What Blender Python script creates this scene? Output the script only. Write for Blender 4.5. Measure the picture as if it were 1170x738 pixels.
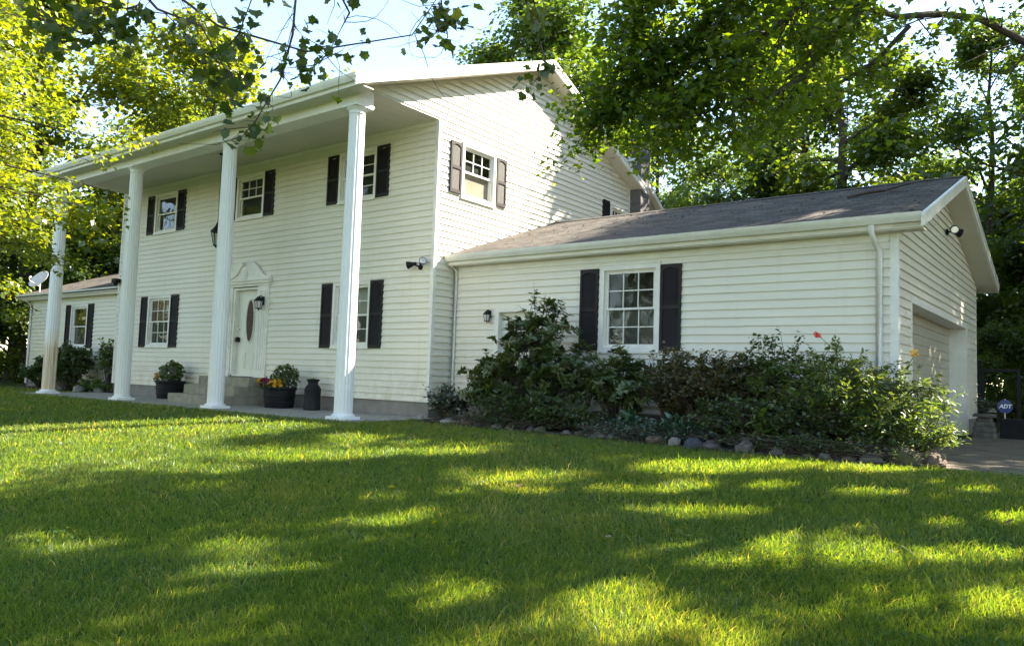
import bpy, math, random
import numpy as np
from mathutils import Matrix, Vector, noise as mnoise

for _o in list(bpy.data.objects):
    bpy.data.objects.remove(_o)
SC = bpy.context.scene
COL = SC.collection
R = math.radians

# ------------------------------------------------------------------ camera
cd = bpy.data.cameras.new('camera')
cam = bpy.data.objects.new('camera', cd)
COL.objects.link(cam)
cd.sensor_width = 36.0
cd.lens = 892.94 / 1170 * 36.0
cd.clip_start = 0.05
cd.clip_end = 2000
CAMP = Vector((10.5234, -11.1196, 0.7893))
_r = Vector((0.79408694, 0.60688239, 0.03346179))
_u = Vector((0.01648317, -0.07653567, 0.99693059))
_f = Vector((-0.60758064, 0.791098, 0.07077933))
M = Matrix(((_r.x, _u.x, -_f.x, CAMP.x), (_r.y, _u.y, -_f.y, CAMP.y), (_r.z, _u.z, -_f.z, CAMP.z), (0, 0, 0, 1)))
cam.matrix_world = M
SC.camera = cam

# ------------------------------------------------------------------ sky, sun, exposure
SUN_AZ, SUN_EL = R(55), R(41)          # azimuth from +X towards +Y
SKY_STRENGTH, SUN_STRENGTH, EXPOSURE = 0.09, 5.0, 2.66
w = bpy.data.worlds.new('World')
SC.world = w
w.use_nodes = True
nt = w.node_tree
sky = nt.nodes.new('ShaderNodeTexSky')
sky.sky_type = 'NISHITA'
sky.sun_disc = False
sky.sun_elevation = SUN_EL
sky.sun_rotation = R(90) - SUN_AZ
sky.air_density = 1.0
sky.dust_density = 0.2
sky.ozone_density = 1.2
nt.nodes['Background'].inputs[1].default_value = SKY_STRENGTH
tint = nt.nodes.new('ShaderNodeMixRGB'); tint.blend_type = 'MULTIPLY'; tint.inputs[0].default_value = 1
tint.inputs[2].default_value = (1.06, 1.0, 0.92, 1)
nt.links.new(sky.outputs[0], tint.inputs[1])
nt.links.new(tint.outputs[0], nt.nodes['Background'].inputs[0])
sl = bpy.data.lights.new('sun', 'SUN')
sl.energy = SUN_STRENGTH
sl.angle = R(0.53)
sl.color = (1.0, 0.90, 0.74)
so = bpy.data.objects.new('sun', sl)
COL.objects.link(so)
SD = Vector((math.cos(SUN_AZ) * math.cos(SUN_EL), math.sin(SUN_AZ) * math.cos(SUN_EL), math.sin(SUN_EL)))
so.rotation_euler = SD.to_track_quat('Z', 'Y').to_euler()
so.location = (20, 30, 40)
SC.view_settings.view_transform = 'Standard'
SC.view_settings.look = 'None'
SC.view_settings.gamma = 1
SC.view_settings.exposure = EXPOSURE
SC.view_settings.use_curve_mapping = False
SC.render.engine = 'CYCLES'
SC.cycles.max_bounces = 7
SC.cycles.transparent_max_bounces = 10
SC.cycles.transmission_bounces = 4
SC.cycles.sample_clamp_indirect = 6

# ------------------------------------------------------------------ materials
def nodes_of(name):
    m = bpy.data.materials.new(name)
    m.use_nodes = True
    t = m.node_tree
    return m, t, t.nodes['Principled BSDF']

def N(t, kind, **kw):
    n = t.nodes.new(kind)
    for k, v in kw.items():
        setattr(n, k, v)
    return n

def plain(name, col, rough=0.6, var=0.12, scale=4.0, bump=0.0, bscale=60.0, metal=0.0, stretch=(1, 1, 1), spec=0.5, col2=None):
    m, t, b = nodes_of(name)
    tc = N(t, 'ShaderNodeTexCoord')
    mp = N(t, 'ShaderNodeMapping')
    mp.inputs['Scale'].default_value = stretch
    t.links.new(tc.outputs['Object'], mp.inputs[0])
    nz = N(t, 'ShaderNodeTexNoise')
    nz.inputs['Scale'].default_value = scale
    nz.inputs['Detail'].default_value = 6
    nz.inputs['Roughness'].default_value = 0.65
    t.links.new(mp.outputs[0], nz.inputs['Vector'])
    rp = N(t, 'ShaderNodeValToRGB')
    rp.color_ramp.elements[0].position = 0.3
    rp.color_ramp.elements[1].position = 0.7
    c2 = col2 or tuple(min(1, c * (1 + var)) for c in col)
    c1 = tuple(c * (1 - var) for c in col)
    rp.color_ramp.elements[0].color = (*c1, 1)
    rp.color_ramp.elements[1].color = (*c2, 1)
    t.links.new(nz.outputs['Fac'], rp.inputs[0])
    t.links.new(rp.outputs[0], b.inputs['Base Color'])
    b.inputs['Roughness'].default_value = rough
    b.inputs['Metallic'].default_value = metal
    b.inputs['Specular IOR Level'].default_value = spec
    if bump:
        n2 = N(t, 'ShaderNodeTexNoise')
        n2.inputs['Scale'].default_value = bscale
        n2.inputs['Detail'].default_value = 5
        t.links.new(mp.outputs[0], n2.inputs['Vector'])
        bp = N(t, 'ShaderNodeBump')
        bp.inputs['Strength'].default_value = bump
        bp.inputs['Distance'].default_value = 0.02
        t.links.new(n2.outputs['Fac'], bp.inputs['Height'])
        t.links.new(bp.outputs[0], b.inputs['Normal'])
    return m

def leafmat(name, c1, c2, c3, trans=0.45, tcol=(1.25, 1.25, 0.35), gloss=0.10, rough=0.45):
    m = bpy.data.materials.new(name)
    m.use_nodes = True
    t = m.node_tree
    for n in list(t.nodes):
        t.nodes.remove(n)
    out = N(t, 'ShaderNodeOutputMaterial')
    at = N(t, 'ShaderNodeAttribute')
    at.attribute_name = 'rnd'
    rp = N(t, 'ShaderNodeValToRGB')
    e = rp.color_ramp.elements
    e[0].position = 0.0; e[0].color = (*c1, 1)
    e[1].position = 1.0; e[1].color = (*c3, 1)
    k = e.new(0.55); k.color = (*c2, 1)
    t.links.new(at.outputs['Fac'], rp.inputs[0])
    df = N(t, 'ShaderNodeBsdfDiffuse')
    t.links.new(rp.outputs[0], df.inputs[0])
    mul = N(t, 'ShaderNodeMixRGB', blend_type='MULTIPLY')
    mul.inputs[0].default_value = 1
    mul.inputs[2].default_value = (*tcol, 1)
    t.links.new(rp.outputs[0], mul.inputs[1])
    tr = N(t, 'ShaderNodeBsdfTranslucent')
    t.links.new(mul.outputs[0], tr.inputs[0])
    mx = N(t, 'ShaderNodeMixShader')
    mx.inputs[0].default_value = trans
    t.links.new(df.outputs[0], mx.inputs[1])
    t.links.new(tr.outputs[0], mx.inputs[2])
    gl = N(t, 'ShaderNodeBsdfGlossy')
    gl.inputs['Roughness'].default_value = rough
    gl.inputs[0].default_value = (0.8, 0.85, 0.8, 1)
    m2 = N(t, 'ShaderNodeMixShader')
    m2.inputs[0].default_value = gloss
    t.links.new(mx.outputs[0], m2.inputs[1])
    t.links.new(gl.outputs[0], m2.inputs[2])
    t.links.new(m2.outputs[0], out.inputs[0])
    return m

def sidingmat():
    m = plain('white_vinyl', (0.72, 0.68, 0.575), 0.42, 0.04, 1.1, 0.10, 240, stretch=(0.3, 0.3, 2.5))
    t = m.node_tree; b = t.nodes['Principled BSDF']
    src = b.inputs['Base Color'].links[0].from_socket
    tc = N(t, 'ShaderNodeTexCoord'); sx = N(t, 'ShaderNodeSeparateXYZ')
    t.links.new(tc.outputs['Object'], sx.inputs[0])
    mr = N(t, 'ShaderNodeMapRange'); mr.inputs[1].default_value = 1.3; mr.inputs[2].default_value = 0.25
    t.links.new(sx.outputs['Z'], mr.inputs[0])
    n1 = N(t, 'ShaderNodeTexNoise'); n1.inputs['Scale'].default_value = 2.4; n1.inputs['Detail'].default_value = 8; n1.inputs['Roughness'].default_value = 0.72
    t.links.new(tc.outputs['Object'], n1.inputs['Vector'])
    mp = N(t, 'ShaderNodeMapping'); mp.inputs['Scale'].default_value = (9, 9, 0.5)
    t.links.new(tc.outputs['Object'], mp.inputs[0])
    n2 = N(t, 'ShaderNodeTexNoise'); n2.inputs['Scale'].default_value = 1.0; n2.inputs['Detail'].default_value = 5
    t.links.new(mp.outputs[0], n2.inputs['Vector'])
    r2 = N(t, 'ShaderNodeMapRange'); r2.inputs[1].default_value = 0.56; r2.inputs[2].default_value = 0.80; r2.inputs[4].default_value = 0.22
    t.links.new(n2.outputs['Fac'], r2.inputs[0])
    r1 = N(t, 'ShaderNodeMapRange'); r1.inputs[1].default_value = 0.42; r1.inputs[2].default_value = 0.75
    t.links.new(n1.outputs['Fac'], r1.inputs[0])
    mu = N(t, 'ShaderNodeMath', operation='MULTIPLY'); t.links.new(mr.outputs[0], mu.inputs[0]); t.links.new(r1.outputs[0], mu.inputs[1])
    ad = N(t, 'ShaderNodeMath', operation='ADD'); ad.use_clamp = True
    t.links.new(mu.outputs[0], ad.inputs[0]); t.links.new(r2.outputs[0], ad.inputs[1])
    mx = N(t, 'ShaderNodeMixRGB'); mx.inputs[2].default_value = (0.46, 0.40, 0.27, 1)
    t.links.new(ad.outputs[0], mx.inputs[0]); t.links.new(src, mx.inputs[1])
    t.links.new(mx.outputs[0], b.inputs['Base Color'])
    return m
M_siding = sidingmat()
M_trim = plain('white_trim', (0.72, 0.70, 0.64), 0.45, 0.09, 3.2, 0.05, 40)
M_column = plain('white_column_paint', (0.73, 0.73, 0.71), 0.5, 0.04, 1.5)
M_soffit = plain('soffit_panel', (0.62, 0.585, 0.50), 0.6, 0.04, 1.5, 0.05, 40)
M_black = plain('black_shutter', (0.022, 0.019, 0.019), 0.6, 0.25, 6, spec=0.22)
M_blackmetal = plain('black_iron', (0.012, 0.012, 0.013), 0.6, 0.3, 10, spec=0.25)
M_plastic = plain('black_plastic', (0.009, 0.009, 0.011), 0.6, 0.3, 8, spec=0.22)
M_conc = plain('concrete', (0.30, 0.275, 0.235), 0.9, 0.22, 3.0, 0.35, 70)
M_step = plain('weathered_concrete', (0.26, 0.24, 0.185), 0.9, 0.28, 5.0, 0.4, 60)
M_found = plain('foundation_block', (0.22, 0.20, 0.175), 0.9, 0.2, 3.0, 0.4, 50)
M_drive = plain('driveway_dirt_concrete', (0.135, 0.108, 0.078), 0.95, 0.35, 2.2, 0.5, 50)
M_mulch = plain('dark_mulch', (0.045, 0.032, 0.022), 1.0, 0.5, 14, 0.9, 60)
M_bark = plain('grey_bark', (0.055, 0.044, 0.034), 0.95, 0.35, 6, 0.9, 24, stretch=(1, 1, 0.25))
M_twig = plain('twig_bark', (0.06, 0.042, 0.035), 0.9, 0.3, 8)
M_brick = plain('grey_chimney_brick', (0.115, 0.108, 0.105), 0.9, 0.22, 6, 0.5, 40)
M_door = plain('door_paint', (0.66, 0.66, 0.58), 0.4, 0.03, 2)
M_gdoor = plain('beige_garage_door', (0.40, 0.365, 0.29), 0.5, 0.06, 3)
M_tan = plain('tan_gable', (0.30, 0.24, 0.17), 0.8, 0.12, 3)
M_dish = plain('grey_dish', (0.62, 0.58, 0.58), 0.5, 0.06, 3)
M_chrome = plain('brushed_lens', (0.55, 0.55, 0.53), 0.25, 0.05, 8, metal=0.6)
M_cloth = plain('lace_curtain', (0.50, 0.48, 0.42), 0.9, 0.12, 30, stretch=(3, 1, 0.3))
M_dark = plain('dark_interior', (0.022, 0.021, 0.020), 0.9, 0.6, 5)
M_grey = plain('insect_screen', (0.085, 0.082, 0.075), 0.8, 0.15, 8)
M_blind = plain('peach_blind', (0.46, 0.37, 0.31), 0.8, 0.16, 7, stretch=(1, 1, 1))
M_redrefl = plain('painted_red_leaf_reflection', (0.12, 0.075, 0.06), 0.6, 0.9, 26, col2=(0.36, 0.17, 0.14))  # reflection of red leaves in the glass, painted into the panel colour
M_orange = plain('flower_orange', (0.72, 0.30, 0.03), 0.7, 0.2, 20)
M_sign = plain('blue_sign', (0.02, 0.035, 0.16), 0.4, 0.1, 5)
M_signw = plain('white_lettering', (0.75, 0.75, 0.78), 0.5, 0.03, 5)

def glassmat():
    m = bpy.data.materials.new('window_glass')
    m.use_nodes = True
    t = m.node_tree
    for n in list(t.nodes):
        t.nodes.remove(n)
    out = N(t, 'ShaderNodeOutputMaterial')
    lw = N(t, 'ShaderNodeLayerWeight'); lw.inputs[0].default_value = 0.5
    pw = N(t, 'ShaderNodeMath', operation='POWER'); pw.inputs[1].default_value = 3.5
    t.links.new(lw.outputs['Facing'], pw.inputs[0])
    fr = N(t, 'ShaderNodeMapRange'); fr.inputs[3].default_value = 0.04; fr.inputs[4].default_value = 0.9
    t.links.new(pw.outputs[0], fr.inputs[0])
    tr = N(t, 'ShaderNodeBsdfTransparent'); tr.inputs[0].default_value = (0.72, 0.76, 0.72, 1)
    gl = N(t, 'ShaderNodeBsdfGlossy'); gl.inputs['Roughness'].default_value = 0.03
    tc = N(t, 'ShaderNodeTexCoord'); nz = N(t, 'ShaderNodeTexNoise'); nz.inputs['Scale'].default_value = 2.2
    bp = N(t, 'ShaderNodeBump'); bp.inputs['Strength'].default_value = 0.12; bp.inputs['Distance'].default_value = 0.05
    t.links.new(tc.outputs['Object'], nz.inputs['Vector'])
    t.links.new(nz.outputs['Fac'], bp.inputs['Height'])
    t.links.new(bp.outputs[0], gl.inputs['Normal'])
    mx = N(t, 'ShaderNodeMixShader')
    t.links.new(fr.outputs[0], mx.inputs[0]); t.links.new(tr.outputs[0], mx.inputs[1]); t.links.new(gl.outputs[0], mx.inputs[2])
    t.links.new(mx.outputs[0], out.inputs[0])
    return m
M_glass = glassmat()

def ovalmat():
    m, t, b = nodes_of('leaded_oval_glass')
    tc = N(t, 'ShaderNodeTexCoord'); vo = N(t, 'ShaderNodeTexVoronoi'); vo.inputs['Scale'].default_value = 34
    t.links.new(tc.outputs['Object'], vo.inputs['Vector'])
    rp = N(t, 'ShaderNodeValToRGB')
    e = rp.color_ramp.elements
    e[0].position = 0.05; e[0].color = (0.05, 0.04, 0.03, 1)
    e[1].position = 0.95; e[1].color = (0.16, 0.11, 0.075, 1)
    k = e.new(0.6); k.color = (0.085, 0.055, 0.04, 1)
    t.links.new(vo.outputs['Color'], rp.inputs[0])
    t.links.new(rp.outputs[0], b.inputs['Base Color'])
    b.inputs['Roughness'].default_value = 0.55
    b.inputs['Specular IOR Level'].default_value = 0.15
    return m
M_oval = ovalmat()

def shinglemat():
    m, t, b = nodes_of('asphalt_shingles')
    tc = N(t, 'ShaderNodeTexCoord')
    mp = N(t, 'ShaderNodeMapping'); mp.inputs['Scale'].default_value = (1, 1, 1)
    sx = N(t, 'ShaderNodeSeparateXYZ'); cx = N(t, 'ShaderNodeCombineXYZ')
    t.links.new(tc.outputs['Object'], sx.inputs[0])
    mu = N(t, 'ShaderNodeMath', operation='MULTIPLY'); mu.inputs[1].default_value = 3.0
    t.links.new(sx.outputs['Z'], mu.inputs[0])
    t.links.new(sx.outputs['X'], cx.inputs[0]); t.links.new(mu.outputs[0], cx.inputs[1])
    br = N(t, 'ShaderNodeTexBrick')
    br.offset = 0.5
    br.inputs['Scale'].default_value = 1.0
    br.inputs['Brick Width'].default_value = 0.30
    br.inputs['Row Height'].default_value = 0.15
    br.inputs['Mortar Size'].default_value = 0.014
    br.inputs['Mortar Smooth'].default_value = 0.2
    br.inputs['Bias'].default_value = 0.0
    br.inputs['Color1'].default_value = (0.036, 0.032, 0.029, 1)
    br.inputs['Color2'].default_value = (0.098, 0.087, 0.077, 1)
    br.inputs['Mortar'].default_value = (0.022, 0.020, 0.020, 1)
    t.links.new(cx.outputs[0], br.inputs['Vector'])
    nz = N(t, 'ShaderNodeTexNoise'); nz.inputs['Scale'].default_value = 1.1; nz.inputs['Detail'].default_value = 8; nz.inputs['Roughness'].default_value = 0.7
    t.links.new(cx.outputs[0], nz.inputs['Vector'])
    rp = N(t, 'ShaderNodeValToRGB')
    rp.color_ramp.elements[0].position = 0.3; rp.color_ramp.elements[0].color = (0.55, 0.53, 0.52, 1)
    rp.color_ramp.elements[1].position = 0.72; rp.color_ramp.elements[1].color = (1.5, 1.4, 1.25, 1)
    t.links.new(nz.outputs['Fac'], rp.inputs[0])
    mx = N(t, 'ShaderNodeMixRGB', blend_type='MULTIPLY'); mx.inputs[0].default_value = 1
    t.links.new(br.outputs['Color'], mx.inputs[1]); t.links.new(rp.outputs[0], mx.inputs[2])
    t.links.new(mx.outputs[0], b.inputs['Base Color'])
    b.inputs['Roughness'].default_value = 0.9
    n3 = N(t, 'ShaderNodeTexNoise'); n3.inputs['Scale'].default_value = 90
    ad = N(t, 'ShaderNodeMath', operation='ADD')
    t.links.new(tc.outputs['Object'], n3.inputs['Vector'])
    t.links.new(br.outputs['Fac'], ad.inputs[0]); t.links.new(n3.outputs['Fac'], ad.inputs[1])
    bp = N(t, 'ShaderNodeBump'); bp.inputs['Strength'].default_value = 0.5; bp.inputs['Distance'].default_value = 0.02; bp.invert = True
    t.links.new(ad.outputs[0], bp.inputs['Height'])
    t.links.new(bp.outputs[0], b.inputs['Normal'])
    return m
M_roof = shinglemat()

def stainmat():
    """white column paint with rusty runs on its lowest metre and a half"""
    m, t, b = nodes_of('rust_stained_column_paint')
    tc = N(t, 'ShaderNodeTexCoord'); sx = N(t, 'ShaderNodeSeparateXYZ')
    t.links.new(tc.outputs['Object'], sx.inputs[0])
    mp = N(t, 'ShaderNodeMapping'); mp.inputs['Scale'].default_value = (22, 22, 0.9)
    t.links.new(tc.outputs['Object'], mp.inputs[0])
    nz = N(t, 'ShaderNodeTexNoise'); nz.inputs['Scale'].default_value = 1.0; nz.inputs['Detail'].default_value = 5
    t.links.new(mp.outputs[0], nz.inputs['Vector'])
    mr = N(t, 'ShaderNodeMapRange'); mr.inputs[1].default_value = 1.75; mr.inputs[2].default_value = 1.2
    t.links.new(sx.outputs['Z'], mr.inputs[0])
    mu = N(t, 'ShaderNodeMath', operation='MULTIPLY')
    t.links.new(nz.outputs['Fac'], mu.inputs[0]); t.links.new(mr.outputs[0], mu.inputs[1])
    rp = N(t, 'ShaderNodeValToRGB')
    e = rp.color_ramp.elements
    e[0].position = 0.0; e[0].color = (0.8, 0.8, 0.79, 1)
    e[1].position = 0.78; e[1].color = (0.34, 0.19, 0.09, 1)
    k = e.new(0.36); k.color = (0.74, 0.68, 0.56, 1)
    k = e.new(0.60); k.color = (0.56, 0.43, 0.27, 1)
    t.links.new(mu.outputs[0], rp.inputs[0])
    t.links.new(rp.outputs[0], b.inputs['Base Color'])
    b.inputs['Roughness'].default_value = 0.6
    return m
M_stain = stainmat()

def rockmat(name, c1, c2):
    return plain(name, c1, 0.9, 0.3, 7, 0.6, 26, col2=c2)
M_rock1 = rockmat('fieldstone_grey', (0.070, 0.064, 0.055), (0.15, 0.135, 0.12))
M_rock2 = rockmat('fieldstone_pale', (0.17, 0.155, 0.13), (0.32, 0.30, 0.26))
M_rock3 = rockmat('fieldstone_blue_black', (0.045, 0.05, 0.06), (0.09, 0.095, 0.11))
M_rock4 = rockmat('fieldstone_rust', (0.07, 0.048, 0.034), (0.14, 0.095, 0.065))
M_rock5 = rockmat('fieldstone_mossy', (0.045, 0.055, 0.018), (0.11, 0.09, 0.04))

def groundmat():
    m, t, b = nodes_of('lawn_soil')
    tc = N(t, 'ShaderNodeTexCoord')
    nz = N(t, 'ShaderNodeTexNoise'); nz.inputs['Scale'].default_value = 3.5; nz.inputs['Detail'].default_value = 9; nz.inputs['Roughness'].default_value = 0.75
    t.links.new(tc.outputs['Object'], nz.inputs['Vector'])
    rp = N(t, 'ShaderNodeValToRGB')
    e = rp.color_ramp.elements
    e[0].position = 0.3; e[0].color = (0.020, 0.036, 0.010, 1)
    e[1].position = 0.75; e[1].color = (0.060, 0.095, 0.020, 1)
    t.links.new(nz.outputs['Fac'], rp.inputs[0])
    t.links.new(rp.outputs[0], b.inputs['Base Color'])
    b.inputs['Roughness'].default_value = 1.0
    b.inputs['Specular IOR Level'].default_value = 0.1
    return m
M_ground = groundmat()
M_grass = leafmat('grass_blades', (0.050, 0.100, 0.016), (0.086, 0.140, 0.021), (0.24, 0.22, 0.10), 0.58, (2.9, 2.45, 0.45), 0.04, 0.5)
M_leaf_dark = leafmat('leaves_dark_green', (0.034, 0.066, 0.015), (0.056, 0.098, 0.019), (0.10, 0.135, 0.028), 0.60, (2.4, 2.1, 0.5), 0.06)
M_leaf_mid = leafmat('leaves_mid_green', (0.042, 0.080, 0.016), (0.072, 0.118, 0.020), (0.12, 0.155, 0.028), 0.60, (2.4, 2.1, 0.45), 0.06)
M_leaf_yel = leafmat('leaves_yellow_green', (0.065, 0.105, 0.012), (0.100, 0.145, 0.015), (0.16, 0.175, 0.020), 0.62, (2.7, 2.2, 0.35), 0.06)
M_leaf_maple = leafmat('leaves_maple', (0.036, 0.074, 0.011), (0.060, 0.110, 0.015), (0.11, 0.15, 0.022), 0.62, (3.2, 2.6, 0.4), 0.05)
M_leaf_near = leafmat('leaves_overhead_maple', (0.034, 0.064, 0.014), (0.055, 0.092, 0.018), (0.10, 0.12, 0.024), 0.5, (1.8, 1.6, 0.5), 0.04)
M_leaf_brown = leafmat('dead_leaves', (0.05, 0.022, 0.012), (0.09, 0.04, 0.02), (0.14, 0.07, 0.03), 0.3)
M_rhodo = leafmat('rhododendron_leaves', (0.050, 0.088, 0.024), (0.084, 0.128, 0.036), (0.15, 0.12, 0.035), 0.35, (1.6, 1.5, 0.5), gloss=0.07, rough=0.4)
M_bushdark = leafmat('dark_bush_leaves', (0.038, 0.066, 0.019), (0.062, 0.098, 0.028), (0.11, 0.125, 0.04), 0.35, (1.6, 1.5, 0.5), 0.05)
M_bushred = leafmat('reddish_bush_leaves', (0.056, 0.058, 0.022), (0.086, 0.084, 0.032), (0.16, 0.085, 0.048), 0.35, (1.6, 1.5, 0.5), 0.05)
M_bushgrn = leafmat('green_bush_leaves', (0.055, 0.10, 0.020), (0.092, 0.145, 0.030), (0.18, 0.20, 0.05), 0.5, (1.9, 1.7, 0.5), 0.05)
M_bushgrey = leafmat('grey_green_leaves', (0.05, 0.07, 0.045), (0.085, 0.105, 0.07), (0.13, 0.15, 0.10), 0.25)
M_hosta = leafmat('bluish_leaves', (0.028, 0.070, 0.040), (0.045, 0.10, 0.055), (0.07, 0.13, 0.06), 0.3)
M_pet_or = leafmat('orange_petals', (0.74, 0.30, 0.01), (0.84, 0.46, 0.03), (0.88, 0.58, 0.08), 0.3, (1, .9, .6), 0.03)
M_pet_mg = leafmat('magenta_petals', (0.16, 0.008, 0.07), (0.30, 0.012, 0.12), (0.38, 0.05, 0.2), 0.3, (1, .6, .8), 0.03)
M_pet_rd = leafmat('red_petals', (0.75, 0.05, 0.06), (0.85, 0.09, 0.09), (0.9, 0.2, 0.16), 0.35, (1, .7, .7), 0.03)
M_pet_wh = leafmat('white_petals', (0.6, 0.62, 0.55), (0.75, 0.76, 0.7), (0.8, 0.8, 0.75), 0.3, (1, 1, .95), 0.03)

# ------------------------------------------------------------------ mesh helpers
class MB:
    def __init__(s):
        s.v = []; s.f = []; s.mi = []; s.sm = []
    def add(s, vs, fs, mi=0, smooth=False):
        o = len(s.v)
        s.v += [tuple(v) for v in vs]
        for f in fs:
            s.f.append(tuple(i + o for i in f)); s.mi.append(mi); s.sm.append(smooth)
    def box(s, x0, x1, y0, y1, z0, z1, mi=0):
        s.add([(x0, y0, z0), (x1, y0, z0), (x1, y1, z0), (x0, y1, z0), (x0, y0, z1), (x1, y0, z1), (x1, y1, z1), (x0, y1, z1)],
              [(0, 3, 2, 1), (4, 5, 6, 7), (0, 1, 5, 4), (1, 2, 6, 5), (2, 3, 7, 6), (3, 0, 4, 7)], mi)
    def bbox(s, x0, x1, y0, y1, z0, z1, c=0.008, mi=0):
        """box whose vertical and top edges are bevelled by c"""
        ring = [(x0 + c, y0), (x1 - c, y0), (x1, y0 + c), (x1, y1 - c), (x1 - c, y1), (x0 + c, y1), (x0, y1 - c), (x0, y0 + c)]
        cx, cy = (x0 + x1) / 2, (y0 + y1) / 2
        ins = [(x + (c if x < cx else -c), y + (c if y < cy else -c)) for x, y in ring]
        vs = [(x, y, z0) for x, y in ring] + [(x, y, z1 - c) for x, y in ring] + [(x, y, z1) for x, y in ins]
        fs = [tuple(range(7, -1, -1)), tuple(range(16, 24))]
        for k in range(8):
            n = (k + 1) % 8
            fs += [(k, n, 8 + n, 8 + k), (8 + k, 8 + n, 16 + n, 16 + k)]
        s.add(vs, fs, mi)
    def prism(s, poly, axis, a, b, mi=0):
        """extrude a 2D polygon along an axis; axis 0: poly (y,z), 1: poly (x,z), 2: poly (x,y)"""
        def P(p, t):
            return (t, p[0], p[1]) if axis == 0 else (p[0], t, p[1]) if axis == 1 else (p[0], p[1], t)
        n = len(poly)
        s.add([P(p, a) for p in poly] + [P(p, b) for p in poly],
              [tuple(range(n))[::-1], tuple(range(n, 2 * n))] + [(k, (k + 1) % n, n + (k + 1) % n, n + k) for k in range(n)], mi)
    def lathe(s, prof, cx=0, cy=0, cz=0, seg=20, mi=0, smooth=True):
        vs = []; fs = []
        for r, z in prof:
            for k in range(seg):
                a = 2 * math.pi * k / seg
                vs.append((cx + r * math.cos(a), cy + r * math.sin(a), cz + z))
        for j in range(len(prof) - 1):
            for k in range(seg):
                n = (k + 1) % seg
                fs.append((j * seg + k, j * seg + n, (j + 1) * seg + n, (j + 1) * seg + k))
        s.add(vs, fs, mi, smooth)
        s.add([vs[k] for k in range(seg)], [tuple(range(seg))[::-1]], mi)
        s.add([vs[(len(prof) - 1) * seg + k] for k in range(seg)], [tuple(range(seg))], mi)
    def tube(s, pts, rad, seg=6, mi=0):
        pts = [Vector(p) for p in pts]
        n = len(pts)
        if not hasattr(rad, '__len__'):
            rad = [rad] * n
        vs = []; fs = []
        ref = Vector((0.31, 0.17, 0.93)).normalized()
        for i, p in enumerate(pts):
            d = (pts[min(i + 1, n - 1)] - pts[max(i - 1, 0)])
            if d.length < 1e-6:
                d = Vector((0, 0, 1))
            d.normalize()
            a = d.cross(ref)
            if a.length < 0.05:
                a = d.cross(Vector((1, 0, 0)))
            a.normalize(); b = d.cross(a)
            for k in range(seg):
                t = 2 * math.pi * k / seg
                vs.append(tuple(p + (a * math.cos(t) + b * math.sin(t)) * rad[i]))
        for i in range(n - 1):
            for k in range(seg):
                q = (k + 1) % seg
                fs.append((i * seg + k, i * seg + q, (i + 1) * seg + q, (i + 1) * seg + k))
        s.add(vs, fs, mi, True)
        s.add([vs[(n - 1) * seg + k] for k in range(seg)], [tuple(range(seg))], mi)
        s.add([vs[k] for k in range(seg)], [tuple(range(seg))[::-1]], mi)
    def build(s, name, mats, parent=None, loc=None, rotz=0.0):
        me = bpy.data.meshes.new(name)
        me.from_pydata(s.v, [], s.f)
        for m in (mats if isinstance(mats, (list, tuple)) else [mats]):
            me.materials.append(m)
        me.polygons.foreach_set('material_index', s.mi)
        me.polygons.foreach_set('use_smooth', s.sm)
        me.update()
        o = bpy.data.objects.new(name, me)
        COL.objects.link(o)
        if parent:
            o.parent = parent
        if loc:
            o.location = loc
        o.rotation_euler.z = rotz
        return o

def tag(o, label=None, cat=None, group=None, kind=None):
    if label: o['label'] = label
    if cat: o['category'] = cat
    if group: o['group'] = group
    if kind: o['kind'] = kind
    return o

def thing(name, label, cat, loc=(0, 0, 0), rotz=0.0, group=None):
    o = bpy.data.objects.new(name, None)
    o.empty_display_size = 0.2
    COL.objects.link(o)
    o.location = loc
    o.rotation_euler.z = rotz
    return tag(o, label, cat, group)

def copy_tree(o, parent=None):
    c = o.copy()
    COL.objects.link(c)
    if parent:
        c.parent = parent
    for ch in [k for k in o.children]:
        copy_tree(ch, c)
    return c

def np_mesh(name, V, F, mat, rnd=None, parent=None, smooth=False):
    """V (n,3) float array, F list of (m,k) int arrays"""
    me = bpy.data.meshes.new(name)
    me.vertices.add(len(V))
    me.vertices.foreach_set('co', np.ascontiguousarray(V, dtype=np.float32).ravel())
    tot = np.concatenate([np.full(len(f), f.shape[1], dtype=np.int32) for f in F])
    li = np.concatenate([f.ravel() for f in F]).astype(np.int32)
    st = np.concatenate(([0], np.cumsum(tot)[:-1])).astype(np.int32)
    me.loops.add(len(li)); me.loops.foreach_set('vertex_index', li)
    me.polygons.add(len(tot))
    me.polygons.foreach_set('loop_start', st)
    me.polygons.foreach_set('loop_total', tot)
    if smooth:
        me.polygons.foreach_set('use_smooth', np.ones(len(tot), dtype=bool))
    me.materials.append(mat)
    if rnd is not None:
        at = me.attributes.new('rnd', 'FLOAT', 'FACE')
        at.data.foreach_set('value', rnd.astype(np.float32))
    me.update(calc_edges=True)
    o = bpy.data.objects.new(name, me)
    COL.objects.link(o)
    if parent:
        o.parent = parent
    return o

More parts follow.
